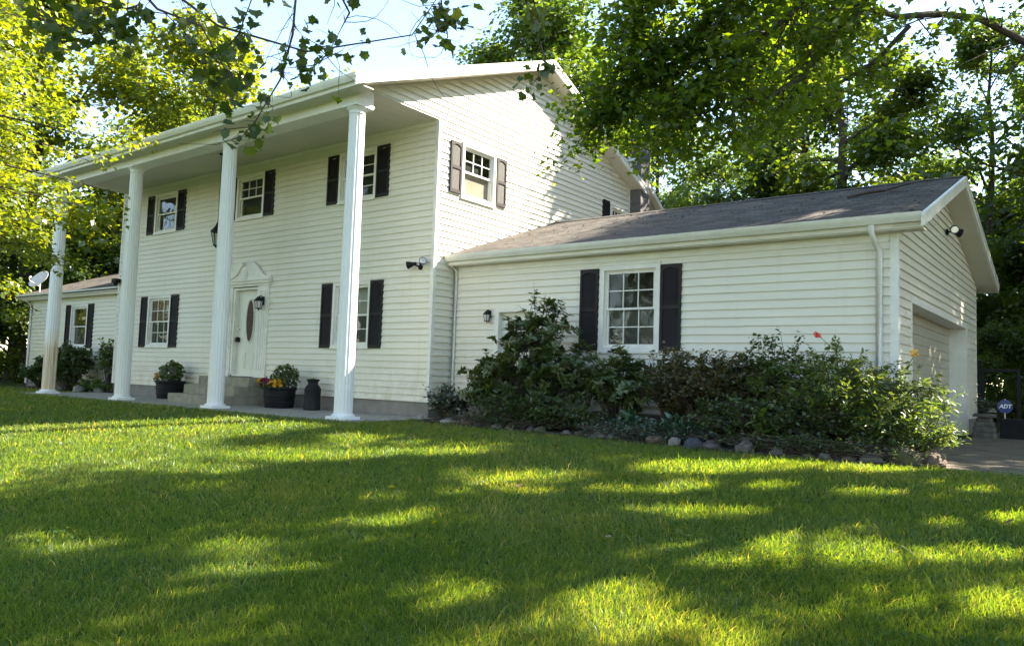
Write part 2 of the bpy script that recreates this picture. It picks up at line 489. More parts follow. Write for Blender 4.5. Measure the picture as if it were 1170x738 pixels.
T_DIAMOND = (np.array([(0, 0, 0), (-.36, .45, .07), (0, 1, -.06), (.36, .45, .07)], float), [np.array([(0, 1, 2), (0, 2, 3)])])
T_OVAL = (np.array([(0, 0, 0), (-.17, .3, .05), (-.16, .68, .03), (0, 1, -.12), (.16, .68, .03), (.17, .3, .05), (0, .5, 0)], float),
          [np.array([(0, 6, 2, 1), (0, 5, 4, 6)]), np.array([(6, 3, 2), (6, 4, 3)])])
_half = [(0, 0), (.14, .02), (.40, -.04), (.42, .20), (.60, .42), (.44, .50), (.34, .68), (.16, .70), (0, 1.0)]
_mv = [(x, y, abs(x) * .16 - .10 * y * y) for x, y in _half] + [(-x, y, abs(x) * .16 - .10 * y * y) for x, y in _half[1:-1]]
T_MAPLE = (np.array(_mv, float), [np.array([tuple(range(9))]), np.array([(0, 8) + tuple(range(15, 8, -1))])])
_h2 = [(0, 0), (.40, .02), (.60, .42), (.28, .50), (0, 1.0)]
_mv2 = [(x, y, abs(x) * .14 - .08 * y * y) for x, y in _h2] + [(-x, y, abs(x) * .14 - .08 * y * y) for x, y in _h2[1:-1]]
T_MAPLE_S = (np.array(_mv2, float), [np.array([(0, 1, 2, 3, 4)]), np.array([(0, 4, 7, 6, 5)])])

def leaves(name, P, nrm, tip, size, tmpl, mat, rnd, parent=None):
    tv, tf = tmpl
    n = len(P); k = len(tv)
    nrm = nrm / np.linalg.norm(nrm, axis=1, keepdims=True)
    tip = tip - nrm * np.sum(tip * nrm, axis=1, keepdims=True)
    tip = tip / (np.linalg.norm(tip, axis=1, keepdims=True) + 1e-9)
    bi = np.cross(tip, nrm)
    V = (P[:, None, :] + size[:, None, None] * (tv[None, :, 0:1] * bi[:, None, :] + tv[None, :, 1:2] * tip[:, None, :] + tv[None, :, 2:3] * nrm[:, None, :])).reshape(-1, 3)
    off = (np.arange(n) * k)[:, None, None]
    F = [(f[None] + off).reshape(-1, f.shape[1]) for f in tf]
    rr = np.concatenate([np.repeat(rnd, len(f)) for f in tf])
    return np_mesh(name, V, F, mat, rr, parent)

# ------------------------------------------------------------------ the ground
def ground_z(x, y):
    s = np.maximum(0.0, -(np.asarray(y) + 2.2))
    s = np.where(s > 40, 40, s)
    return -0.06 - 0.085 * s * s / (s + 1.0) + 0 * np.asarray(x)

ys = np.unique(np.concatenate([np.linspace(-160, -42.3, 12), np.linspace(-42.2, -2, 120), np.linspace(-1, 260, 20)]))
xs = np.linspace(-220, 220, 45)
gx, gy = np.meshgrid(xs, ys)
gv = np.stack([gx.ravel(), gy.ravel(), ground_z(gx, gy).ravel()], 1)
nx_ = len(xs)
ii = np.arange(len(ys) - 1)[:, None] * nx_ + np.arange(nx_ - 1)[None]
gf = np.stack([ii, ii + 1, ii + nx_ + 1, ii + nx_], -1).reshape(-1, 4)
tag(np_mesh('ground', gv, [gf], M_ground, smooth=True), kind='structure')

BED = [(0.30, -0.72), (2.5, -1.1), (5.0, -1.36), (7.0, -1.62), (8.45, -1.55), (9.05, -1.2)]
def bed_front(x):
    return np.interp(x, [p[0] for p in BED], [p[1] for p in BED])

mb = MB(); mb.box(-12.9, 0.28, -2.22, -0.002, -0.2, -0.02)
tag(mb.build('path', M_conc), kind='structure')
mb = MB(); mb.prism([(8.30, 9.4), (8.30, 0.2), (9.0, -1.15), (9.4, -1.42), (30, -1.42), (30, 9.4)], 2, -0.2, -0.05)
tag(mb.build('driveway', M_drive), kind='structure')
poly = [(p[0], p[1]) for p in BED] + [(8.6, 0.1), (8.29, 0.4), (8.2, 0.60), (0.30, 0.60)]
mb = MB(); mb.prism(poly, 2, -0.2, -0.015)
tag(mb.build('flower_bed', M_mulch), kind='structure')
mb = MB(); mb.prism([(-18.6, -0.55), (-16, -0.75), (-13.0, -0.35), (-13.0, 0.6), (-19.5, 0.6)], 2, -0.2, -0.03)
tag(mb.build('flower_bed', M_mulch), kind='structure')

# grass blades: one mesh, denser near the camera's spot
def grass():
    rg = np.random.default_rng(5)
    n = 620000
    az0 = math.atan2(_f.y, _f.x)
    a = az0 + rg.uniform(-0.74, 0.74, n)
    rr = np.exp(rg.uniform(math.log(2.2), math.log(36), n))
    x = CAMP.x + rr * np.cos(a); y = CAMP.y + rr * np.sin(a)
    front = np.where(x < 0.30, -2.20, np.where(x < 9.05, bed_front(x) + 0.02, -1.36))
    front = np.where(x < -12.9, -0.62, front)
    front = front + 0.05 * np.sin(x * 9.0) * np.sin(x * 3.1) + rg.normal(0, 0.02, n)
    k = y < front
    x, y, rr = x[k], y[k], rr[k]
    n = len(x)
    z = ground_z(x, y) - 0.005
    def fbm(sc, ox):
        return (np.sin(x * sc + ox) * np.sin(y * sc * 1.13 + 2 * ox) + np.sin(x * sc * 2.3 + y * sc * 1.7 + ox * 3) * 0.5 + np.sin(x * sc * .7 - y * sc * 2.9 + ox) * .4) / 1.9
    clump = fbm(2.3, 1.0) * 0.5 + fbm(7.1, 4.0) * 0.5
    h = (0.036 + 0.014 * clump + rg.gamma(2.0, 0.009, n)) * np.clip(0.8 + rr * 0.012, 0.8, 1.15)
    tall = rg.random(n) < 0.012
    h = np.where(tall, h * 1.8, h)
    wd = np.clip(0.0011 * rr, 0.0035, 0.022) * rg.uniform(0.7, 1.4, n)
    th = rg.uniform(0, 2 * np.pi, n)
    flow = 1.4 * fbm(0.9, 7.0) + 0.7 * fbm(3.1, 2.0)
    la = np.where(rg.random(n) < 0.72, th, flow * 3.0 + rg.normal(0, 0.5, n))
    ln = h * np.clip(rg.normal(0.55, 0.35, n), 0.02, 1.6)
    dx, dy = np.cos(la) * ln, np.sin(la) * ln
    px, py = np.cos(th) * wd / 2, np.sin(th) * wd / 2
    b0 = np.stack([x - px, y - py, z], 1); b1 = np.stack([x + px, y + py, z], 1)
    m0 = np.stack([x - px * .8 + dx * .35, y - py * .8 + dy * .35, z + h * .6], 1)
    m1 = np.stack([x + px * .8 + dx * .35, y + py * .8 + dy * .35, z + h * .6], 1)
    t = np.stack([x + dx, y + dy, z + h * 0.95], 1)
    V = np.stack([b0, b1, m1, m0, t], 1).reshape(-1, 3)
    o = (np.arange(n) * 5)[:, None]
    r = np.clip(0.42 + 0.20 * clump + 0.16 * fbm(0.8, 3.0) + rg.normal(0, 0.16, n), 0, 1)
    dry = np.clip(0.03 + 0.10 * np.clip(fbm(1.3, 9.0) + fbm(4.7, 5.0) * .6 - .25, 0, 1), 0, 1)
    r = np.where(rg.random(n) < dry, 1.0, np.minimum(r, 0.85))
    return np_mesh('grass', V, [o + np.array([[0, 1, 2, 3]]), o + np.array([[3, 2, 4]])], M_grass, np.concatenate([r, r]))
tag(grass(), kind='stuff')

def clover():
    rg = np.random.default_rng(15)
    n = 26000
    az0 = math.atan2(_f.y, _f.x)
    a = az0 + rg.uniform(-.72, .72, n); rr = np.exp(rg.uniform(math.log(2.4), math.log(16), n))
    x = CAMP.x + rr * np.cos(a); y = CAMP.y + rr * np.sin(a)
    m = np.sin(x * 1.9 + 1) * np.sin(y * 2.3) + .6 * np.sin(x * 4.1 - y * 3.3) + .5 * np.sin(x * .8 + y * 1.1 + 2)
    k = (m > .55) & (y < np.where(x < .3, -2.3, bed_front(x) - .1))
    x, y = x[k], y[k]; n = len(x)
    P = np.stack([x, y, ground_z(x, y) + rg.uniform(.035, .075, n)], 1)
    return leaves('clover', P, rg.normal(0, .35, (n, 3)) + (0, 0, 1), rg.normal(size=(n, 3)), rg.uniform(.014, .034, n), T_DIAMOND, M_clover, rg.random(n))
M_clover = leafmat('clover_leaves', (0.035, 0.085, 0.025), (0.060, 0.120, 0.035), (0.10, 0.16, 0.06), 0.45, (1.9, 1.8, .5), 0.0)
tag(clover(), kind='stuff')

# ------------------------------------------------------------------ the house
H = thing('house', 'white vinyl sided two storey house with tall front columns, black shutters and a garage wing', 'house', (0, 0, 0))

EXPO = 0.131
def lap_wall(name, u0, u1, z0, z1, openings=(), loc=(0, 0, 0), rotz=0.0, breaks=(), mat=None, expo=EXPO, lip=0.024, label=None):
    """lapped siding in local x (along) / z, outward is local -y; u0,u1 may be functions of z"""
    L = u0 if callable(u0) else (lambda z: u0)
    Rr = u1 if callable(u1) else (lambda z: u1)
    mb = MB()
    srng = random.Random(len(name) * 7 + int(abs(loc[0]) * 10))
    z = z0
    while z < z1 - 1e-4:
        zt = min(z + expo, z1)
        so = srng.uniform(0, 3.66)
        cuts = sorted({z, zt} | {c for o in openings for c in (o[2], o[3]) if z < c < zt} | {b for b in breaks if z < b < zt})
        for a, b in zip(cuts[:-1], cuts[1:]):
            iv = [(L(a + 1e-5), Rr(a + 1e-5), L(b - 1e-5), Rr(b - 1e-5))]
            for o in openings:
                if o[2] < (a + b) / 2 < o[3]:
                    nw = []
                    for (la, ra, lb, rb) in iv:
                        if o[1] <= min(la, lb) or o[0] >= max(ra, rb):
                            nw.append((la, ra, lb, rb)); continue
                        nw.append((la, o[0], lb, o[0])); nw.append((o[1], ra, o[1], rb))
                    iv = nw
            seams = [so + k * 3.66 for k in range(-3, 8)]
            nw = []
            for (la, ra, lb, rb) in iv:
                cutsx = [q for q in seams if max(la, lb) + .2 < q < min(ra, rb) - .2]
                pr = (la, lb)
                for q in cutsx:
                    nw.append((pr[0], q, pr[1], q)); pr = (q, q)
                nw.append((pr[0], ra, pr[1], rb))
            iv = nw
            for (la, ra, lb, rb) in iv:
                ex = -.0022 if (int((la + 40 - so) // 3.66) % 2) else 0.0
                if max(ra - la, rb - lb) < 0.005:
                    continue
                oa = -lip * (1 - (a - z) / expo) + ex; ob = -lip * (1 - (b - z) / expo) + ex
                # 3 small facets give the course its rounded butt
                vs = [(la, oa, a), (ra, oa, a), (rb, ob, b), (lb, ob, b)]
                fs = [(0, 1, 2, 3)]
                if a == z:
                    vs += [(la, 0.0, a), (ra, 0.0, a), (la, oa, a - .013), (ra, oa, a - .013), (la, oa + .003, a - .013), (ra, oa + .003, a - .013), (la, oa + .003, a - .0005), (ra, oa + .003, a - .0005)]
                    fs += [(10, 4, 5, 11), (6, 7, 1, 0), (8, 9, 7, 6), (10, 11, 9, 8)]
                mb.add(vs, fs)
        z = zt
    o = mb.build(name, mat or M_siding, H, loc, rotz)
    if label:
        o['label'] = label
    return o

# --- windows
def window(w, z0, z1, loc, rotz, up='dark', lo='grey', grid=(3, 2), lowgrid=True, cas=0.07):
    """double hung window; local x along wall centred on 0, z absolute, outward -y"""
    hw = w / 2
    mb = MB()
    d0, d1 = -0.045, 0.02
    mb.box(-hw, -hw + cas, d0, d1, z0, z1)
    mb.box(hw - cas, hw, d0, d1, z0, z1)
    mb.box(-hw + cas, hw - cas, d0, d1, z1 - cas, z1)
    mb.box(-hw + cas, hw - cas, d0, d1, z0, z0 + cas * .8)
    mb.box(-hw - .01, hw + .01, d0 - .012, -0.017, z1 - .004, z1 + .018)
    mb.box(-hw - .005, hw + .005, d0 - .014, -0.018, z0 - .03, z0 + .012)
    i0, i1, j0, j1 = -hw + cas, hw - cas, z0 + cas * .8, z1 - cas
    mb.box(i0, i0 + .025, 0.0, 0.09, j0, j1); mb.box(i1 - .025, i1, 0.0, 0.09, j0, j1)
    mb.box(i0 + .025, i1 - .025, 0.0, 0.09, j1 - .025, j1); mb.box(i0 + .025, i1 - .025, 0.0, 0.09, j0, j0 + .025)
    W = mb.build('window', M_trim, H, loc, rotz)
    a0, a1, b0, b1 = i0 + .025, i1 - .025, j0 + .025, j1 - .025
    mid = (b0 + b1) / 2
    for nm, s0, s1, y, grd in (('upper_sash', mid - .02, b1, 0.012, True), ('lower_sash', b0, mid + .02, 0.045, lowgrid)):
        m2 = MB()
        fw = 0.036
        m2.box(a0, a0 + fw, y, y + .03, s0, s1); m2.box(a1 - fw, a1, y, y + .03, s0, s1)
        m2.box(a0 + fw, a1 - fw, y, y + .03, s1 - fw, s1); m2.box(a0 + fw, a1 - fw, y, y + .03, s0, s0 + fw)
        if grd:
            p0, p1, q0, q1 = a0 + fw, a1 - fw, s0 + fw, s1 - fw
            for k in range(1, grid[0]):
                x = p0 + (p1 - p0) * k / grid[0]
                m2.box(x - .009, x + .009, y + .008, y + .022, q0, q1)
            for k in range(1, grid[1]):
                zz = q0 + (q1 - q0) * k / grid[1]
                m2.box(p0, p1, y + .0075, y + .0225, zz - .009, zz + .009)
        m2.build(nm, M_trim, W)
        m3 = MB()
        m3.add([(a0 + .01, y + .026, s0 + .01), (a1 - .01, y + .026, s0 + .01), (a1 - .01, y + .026, s1 - .01), (a0 + .01, y + .026, s1 - .01)], [(0, 1, 2, 3)])
        m3.build('pane', M_glass, W)
        m4 = MB()
        kind = up if nm == 'upper_sash' else lo
        yy = y + .04 if kind in ('grey', 'blind_or_reflection', 'red') else 0.16
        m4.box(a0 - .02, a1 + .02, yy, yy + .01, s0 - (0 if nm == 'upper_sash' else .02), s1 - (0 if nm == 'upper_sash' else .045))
        m4.build({'dark': 'interior', 'grey': 'screen', 'lace': 'curtain', 'blind_or_reflection': 'blind_or_reflection', 'red': 'blind_or_reflection'}[kind],  # the red panel is no blind: it carries a painted leaf reflection
                 {'dark': M_dark, 'grey': M_grey, 'lace': M_cloth, 'blind_or_reflection': M_blind, 'red': M_redrefl}[kind], W)
    return W

def shutter(w, z0, z1, loc, rotz):
    hw = w / 2
    mb = MB()
    y0, y1 = -0.052, -0.006
    st = 0.045
    mid = z0 + (z1 - z0) * 0.5
    mb.box(-hw, -hw + st, y0, y1, z0, z1); mb.box(hw - st, hw, y0, y1, z0, z1)
    for a, b in ((z0, z0 + .07), (mid - .03, mid + .03)):
        mb.box(-hw + st, hw - st, y0, y1, a, b)
    # arched head rail
    n = 8
    top = [(-hw + st, z1), (hw - st, z1)]
    arc = [(hw - st - (w - 2 * st) * k / n, z1 - .10 + .045 * math.sin(math.pi * k / n)) for k in range(n + 1)]
    mb.prism([top[0]] + arc[::-1] + [top[1]], 1, y0, y1)
    mb.box(-hw + st, hw - st, -0.022, y1, z0 + .07, z1 - .05)
    for (a, b) in ((z0 + .07, mid - .03), (mid + .03, z1 - .075)):
        k = int((b - a) / 0.022)
        for q in range(k):
            zz = a + (b - a) * q / k
            mb.add([(-hw + st, -.040, zz), (hw - st, -.040, zz), (hw - st, -.026, zz + .030), (-hw + st, -.026, zz + .030)], [(0, 1, 2, 3)])
    return mb.build('shutter', M_black, H, loc, rotz)

# front wall  (y = 0)
FW = [(-2.95, -1.74, 1.33, 2.735), (-10.85, -9.65, 1.33, 2.735),
      (-2.94, -1.735, 4.49, 5.59), (-6.83, -5.68, 4.49, 5.59), (-10.80, -9.63, 4.49, 5.59), (-6.72, -5.70, 0.2, 2.80)]
lap_wall('front_wall', -12.65, -0.06, 0.285, 5.88, FW, breaks=())
window(1.20, 1.33, 2.735, (-2.345, 0, 0), 0, 'lace', 'grey', (2, 2), True)
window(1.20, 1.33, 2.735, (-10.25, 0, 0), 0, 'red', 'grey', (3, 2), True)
window(1.20, 4.49, 5.59, (-2.3375, 0, 0), 0, 'dark', 'dark', (2, 2), True)
window(1.15, 4.49, 5.59, (-6.255, 0, 0), 0, 'dark', 'dark', (3, 2), False)
window(1.17, 4.49, 5.59, (-10.215, 0, 0), 0, 'dark', 'dark', (1, 1), False)
for x, z0, z1 in ((-3.135, 1.32, 2.735), (-1.565, 1.32, 2.735), (-11.045, 1.32, 2.735), (-9.455, 1.32, 2.735),
                  (-3.13, 4.49, 5.59), (-1.54, 4.49, 5.59), (-7.03, 4.49, 5.59), (-5.48, 4.49, 5.59), (-11.01, 4.49, 5.59), (-9.41, 4.49, 5.59)):
    shutter(0.375, z0, z1, (x, 0, 0), 0)

# corner trims and starter strips
mb = MB()
mb.box(-0.06, 0.022, -0.024, 0.06, 0.275, 5.872)
mb.build('corner_trim', M_trim, H)
mb = MB(); mb.box(-12.68, -12.6, -0.024, 0.06, 0.275, 5.872); mb.build('corner_trim', M_trim, H)
mb = MB(); mb.box(-12.6, -0.02, 0.012, 0.2, -0.3, 0.29); mb.box(-0.019, -0.004, 0.02, 7.7, -0.3, 0.288); mb.build('foundation', M_found, H)
# solid cores behind the siding
mb = MB(); mb.box(-12.66, -12.5, 0.03, 7.70, 0.28, 6.0); mb.box(-12.66, -0.03, 7.55, 7.71, 0.28, 6.1); mb.build('rear_wall', M_siding, H)

# gable wall (x = 0, outward +x): local x = world y
ZP, YP, SF, SB = 7.985, 3.34, 0.391, 0.425
gl = lambda z: (0.06 if z < 5.868 else max(-2.08, YP - (ZP - z) / SF))
gr = lambda z: min(7.71, YP + (ZP - z) / SB)
lap_wall('gable_wall', gl, gr, 0.285, ZP, [(0.69, 1.79, 4.45, 5.61), (6.69, 7.45, 4.45, 5.5)], (0, 0, 0), R(90), breaks=(5.868, ZP - SB * (7.71 - YP)))
window(1.10, 4.45, 5.60, (0, 1.24, 0), R(90), 'dark', 'blind_or_reflection', (3, 2), False)
window(0.76, 4.45, 5.49, (0, 7.07, 0), R(90), 'dark', 'dark', (3, 2), False)
for y in (0.503, 1.985, 6.45):
    shutter(0.34, 4.5, 5.553, (0, y, 0), R(90))
mb = MB(); mb.box(-0.06, 0.022, 7.64, 7.735, 0.275, ZP - SB * (7.71 - YP)); mb.build('corner_trim', M_trim, H)

def gable_roof(x0, x1, ye, ze, yr, zr, yb, zb, th=0.09):
    """two sloping slabs; z values are the top surface"""
    for nm, ya, za in (('front', ye, ze), ('back', yb, zb)):
        mb = MB()
        n = 14
        s = 1 if nm == 'front' else -1
        top = [(ya + (yr - ya) * k / n, za + (zr - za) * k / n) for k in range(n + 1)]
        poly = top + [(p[0], p[1] - th) for p in top[::-1]]
        if s > 0:
            poly = poly[::-1]
        mb.prism(poly, 0, x0, x1)
        if nm == 'front':
            mb.prism([(yr - .16, zr - .16 * (zr - ze) / (yr - ye) + .012), (yr, zr + .02), (yr + .16, zr - .16 * (zr - zb) / (yb - yr) + .012), (yr, zr - .03)][::-1], 0, x0, x1)
        mb.build('roof', M_roof, H)

XL, XE = -13.05, 0.39
gable_roof(XL, XE - .02, -2.49, 5.935, YP, 8.175, 7.98, 6.215, .06)

def rake(x0, x1, pts, drop, label=None):
    """sloping board in the y/z plane"""
    mb = MB()
    up = list(pts); dn = [(p[0], p[1] - drop) for p in pts[::-1]]
    mb.prism(up + dn, 0, x0, x1)
    return mb.build('rake_board', M_trim, H)
rake(XE - .02, XE + .02, [(-2.53, 5.882), (YP, 8.145), (7.95, 6.19)], 0.185)
rake(XE - .02, XE + .035, [(-2.55, 5.894), (YP, 8.17), (7.97, 6.20)], 0.06)
rake(XL - .02, XL + .02, [(-2.47, 5.905), (YP, 8.145), (7.95, 6.19)], 0.185)
# raked soffit
mb = MB()
mb.prism([(-2.4, 5.757), (YP, 7.998), (7.9, 6.058), (7.9, 6.038), (YP, 7.978), (-2.4, 5.737)], 0, 0.001, XE - .02)
mb.build('soffit', M_soffit, H)

def gutter(x0, x1, y, ztop, name='gutter'):
    prof = [(y + .11, ztop), (y + .11, ztop - .12), (y + .03, ztop - .12), (y - .005, ztop - .06), (y - .015, ztop - .03), (y - .02, ztop), (y - .008, ztop), (y, ztop - .028), (y + .1, ztop - .03), (y + .1, ztop)]
    mb = MB(); mb.prism(prof, 0, x0, x1)
    return mb.build(name, M_trim, H)
# main eave: fascia, gutter, soffit, beam, porch ceiling
mb = MB(); mb.box(XL, XE - .022, -2.41, -2.385, 5.74, 5.89); mb.build('fascia', M_trim, H)
gutter(XL + .01, XE - .021, -2.50, 5.925)
mb = MB(); mb.box(XL, XE - .025, -2.384, -2.09, 5.735, 5.752); mb.build('soffit', M_soffit, H)
mb = MB(); mb.box(-12.55, 0.004, -2.09, -1.75, 5.575, 5.86); mb.box(-12.57, 0.018, -2.105, -1.735, 5.568, 5.60); mb.box(-12.56, 0.012, -2.10, -1.74, 5.73, 5.745)
mb.build('porch_beam', M_trim, H)
mb = MB()
for k in range(42):
    x = -12.64 + k * 0.301
    mb.box(x, x + 0.297, -1.748, -0.02, 5.862, 5.88)
mb.box(-12.64, -0.01, -2.05, -0.02, 5.881, 5.885)
mb.build('porch_ceiling', M_soffit, H)
mb = MB(); mb.prism([(-2.08, 5.87), (YP, 7.96), (7.7, 6.11), (7.7, 5.87)], 0, -12.66, -12.6); mb.build('gable_wall', M_siding, H)
mb = MB(); mb.box(-12.6, -0.06, -0.035, -0.012, 5.81, 5.861); mb.build('frieze_board', M_trim, H)

# --- columns
def column(x, y, mat, label=None):
    mb = MB()
    seg = 36
    z0, z1 = 0.06, 5.47
    vs = []; fs = []
    prof = [0, .1, .25, .4, .55, .7, .85, .95, 1.0]
    for t in prof:
        rr = 0.165 - 0.028 * max(0, t - 0.15) ** 1.25
        for k in range(seg):
            a = 2 * math.pi * k / seg
            q = rr - (0.009 if k % 2 else 0.0)
            vs.append((q * math.cos(a), q * math.sin(a), z0 + (z1 - z0) * t))
    for j in range(len(prof) - 1):
        for k in range(seg):
            n = (k + 1) % seg
            fs.append((j * seg + k, j * seg + n, (j + 1) * seg + n, (j + 1) * seg + k))
    mb.add(vs, fs)
    C = mb.build('column', mat, H, (x, y, 0))
    if label:
        C['label'] = label
    m2 = MB(); m2.bbox(-.215, .215, -.215, .215, -0.045, 0.03, .006)
    m2.lathe([(.205, .03), (.21, .045), (.205, .06), (.178, .07), (.172, .085)], seg=32)
    m2.build('base', M_column, C)
    m3 = MB()
    m3.lathe([(.146, 5.42), (.152, 5.425), (.152, 5.44), (.146, 5.45), (.148, 5.475), (.17, 5.505), (.195, 5.52), (.197, 5.535)], seg=32)
    m3.bbox(-.205, .205, -.205, .205, 5.536, 5.574, .004)
    m3.build('capital', M_column, C)
    return C
column(-0.19, -1.95, M_column, 'nearest column, half sunlit on its right side')
column(-4.17, -1.95, M_column)
column(-8.10, -1.95, M_column)
column(-12.13, -1.95, M_stain, 'farthest column, streaked with rust near its foot')

# --- front door and surround
DX0, DX1, DZ0, DZ1 = -6.66, -5.76, 0.66, 2.73
mb = MB()
mb.bbox(DX0, DX1, 0.10, 0.145, DZ0, DZ1, .004)
def panel(m, x0, x1, z0, z1, y):
    m.box(x0, x1, y - .012, y, z0, z1); m.box(x0 + .035, x1 - .035, y - .02, y - .012, z0 + .035, z1 - .035)
panel(mb, DX0 + .12, (DX0 + DX1) / 2 - .05, DZ0 + .15, DZ0 + .55, 0.10)
panel(mb, (DX0 + DX1) / 2 + .05, DX1 - .12, DZ0 + .15, DZ0 + .55, 0.10)
FD = mb.build('front_door', M_door, H)
def oval(cx, cz, a, b, y0, y1, mat, name, parent, ring=0.0, n=36):
    m = MB()
    if ring:
        vs = []; fs = []
        for k in range(n):
            t = 2 * math.pi * k / n
            for s, yy in ((1, y0), (1, y1)):
                vs.append((cx + (a + ring) * math.cos(t), yy, cz + (b + ring) * math.sin(t)))
            vs.append((cx + a * math.cos(t), y0, cz + b * math.sin(t))); vs.append((cx + (a + ring * .5) * math.cos(t), y0 - .012, cz + (b + ring * .5) * math.sin(t)))
        for k in range(n):
            p, q = 4 * k, 4 * ((k + 1) % n)
            fs += [(p, q, q + 1, p + 1), (p, p + 3, q + 3, q), (p + 3, p + 2, q + 2, q + 3)]
        m.add(vs, fs)
    else:
        m.add([(cx + a * math.cos(2 * math.pi * k / n), y0, cz + b * math.sin(2 * math.pi * k / n)) for k in range(n)], [tuple(range(n))])
    return m.build(name, mat, parent)
oval(-6.14, 1.98, .145, .50, .085, .10, M_oval, 'oval_glass', FD)
oval(-6.14, 1.98, .145, .50, .080, .10, M_door, 'oval_frame', FD, .04)
mb = MB(); mb.lathe([(.0, 0), (.028, .005), (.03, .03), (.0, .036)], 0, 0, 0, 12); mb.box(-.035, .035, -.05, .05, -.09, .02)
hnd = mb.build('lock', M_blackmetal, FD, (DX0 + .09, 0.055, 1.55))
mb = MB(); mb.tube([(DX0 + .08, .1, 1.78), (DX0 + .08, .05, 1.78), (DX0 + .08, .035, 1.78)], [.02, .02, .028], 10); mb.build('handle', M_chrome, FD)
mb = MB()
mb.box(-6.72, DX0, -0.02, 0.16, 0.66, 2.78); mb.box(DX1, -5.70, -0.02, 0.16, 0.66, 2.78); mb.box(DX0, DX1, -0.02, 0.16, DZ1, 2.78)
mb.box(DX0, DX1, -0.01, 0.16, 0.625, 0.66)
for x0, x1 in ((-7.10, -6.74), (-5.68, -5.26)):
    mb.box(x0, x1, -0.045, 0.0, 0.61, 2.80)
    for k in range(4):
        xx = x0 + .075 + k * (x1 - x0 - .15) / 3.0
        mb.box(xx - .022, xx + .022, -0.058, -0.045, 0.78, 2.68)
    mb.box(x0 - .012, x1 + .012, -0.062, 0.0, 0.61, 0.74)
mb.box(-7.12, -5.24, -0.065, 0.0, 2.801, 2.86)
mb.box(-7.16, -5.20, -0.105, 0.0, 2.861, 2.925)
mb.box(-7.18, -5.18, -0.13, 0.0, 2.926, 2.965)
cxp = -6.18
def swan(sg):
    pts = [(0.98, 0.0), (0.98, .05)]
    for k in range(11):
        t = k / 10
        pts.append((0.90 - 0.66 * t, .06 + .37 * (t * t * (3 - 2 * t)) ** 1.15))
    pts += [(.20, .43), (.15, .41), (.14, .35), (.18, .31), (.23, .30)]
    low = [(.26, .24), (.34, .14), (.50, .07), (.70, .02), (.80, 0.0)]
    return [(cxp + sg * x, 2.966 + z) for x, z in pts + low]
for sg in (-1, 1):
    pl = swan(sg)
    mb.prism(pl if sg < 0 else pl[::-1], 1, -0.10, -0.03)
    mb.tube([(cxp + sg * .185, -.105, 3.35), (cxp + sg * .185, -.02, 3.35)], .058, 14)
mb.prism([(cxp - .84, 2.966), (cxp + .84, 2.966), (cxp + .30, 3.22), (cxp + .16, 3.30), (cxp - .16, 3.30), (cxp - .30, 3.22)], 1, -0.06, -0.025)
mb.lathe([(.03, 0), (.05, .02), (.025, .05), (.055, .09), (.065, .13), (.03, .17), (.015, .20), (.022, .22), (.005, .25)], cxp, -.075, 2.966, 14)
mb.build('door_surround', M_trim, H)

# --- garage wing
G0 = 0.63
gw_open = [(3.44, 4.60, 1.31, 2.80), (1.10, 2.10, 0.1, 2.14)]
lap_wall('garage_front_wall', 0.06, 8.11, 0.29, 2.98, gw_open, (0, G0, 0), 0)
window(1.16, 1.31, 2.80, (4.02, G0, 0), 0, 'dark', 'grey', (3, 2), True, cas=.085)
for x in (3.222, 4.795):
    shutter(0.37, 1.33, 2.757, (x, G0, 0), 0)
mb = MB(); mb.box(0.02, 8.17, G0 + .012, G0 + .2, -0.3, 0.295); mb.box(8.0, 8.186, G0 + .02, 1.45, -0.3, 0.293); mb.build('foundation', M_found, H)
mb = MB(); mb.box(8.0, 8.186, 7.25, 8.5, -.3, .293); mb.build('foundation', M_found, H)
mb = MB(); mb.box(8.11, 8.215, G0 - .025, G0 + .07, 0.275, 2.985); mb.build('corner_trim', M_trim, H)
mb = MB(); mb.box(0.02, 8.0, 8.35, 8.5, 0, 3.1); mb.box(0.03, 8.1, 0.8, 8.4, 2.9, 2.95); mb.build('rear_wall', M_siding, H)
# side door
mb = MB()
mb.box(1.10, 1.19, G0 - .03, G0 + .12, 0.2, 2.14); mb.box(2.01, 2.10, G0 - .03, G0 + .12, 0.2, 2.14); mb.box(1.19, 2.01, G0 - .03, G0 + .12, 2.05, 2.14)
mb.build('door_frame', M_trim, H)
mb = MB(); mb.box(1.19, 2.01, G0 + .085, G0 + .125, 0.2, 2.05)
mb.box(1.30, 1.34, G0 + .07, G0 + .085, 1.25, 1.93); mb.box(1.86, 1.90, G0 + .07, G0 + .085, 1.25, 1.93); mb.box(1.34, 1.86, G0 + .07, G0 + .085, 1.89, 1.93); mb.box(1.34, 1.86, G0 + .07, G0 + .085, 1.25, 1.29)
for k in (1, 2):
    mb.box(1.34 + .52 * k / 3 - .008, 1.34 + .52 * k / 3 + .008, G0 + .074, G0 + .084, 1.29, 1.89)
    mb.box(1.34, 1.86, G0 + .0745, G0 + .0835, 1.29 + .6 * k / 3 - .008, 1.29 + .6 * k / 3 + .008)
sd = mb.build('side_door', M_door, H)
mb = MB(); mb.add([(1.34, G0 + .08, 1.29), (1.86, G0 + .08, 1.29), (1.86, G0 + .08, 1.89), (1.34, G0 + .08, 1.89)], [(0, 1, 2, 3)]); mb.build('pane', M_dark, sd)

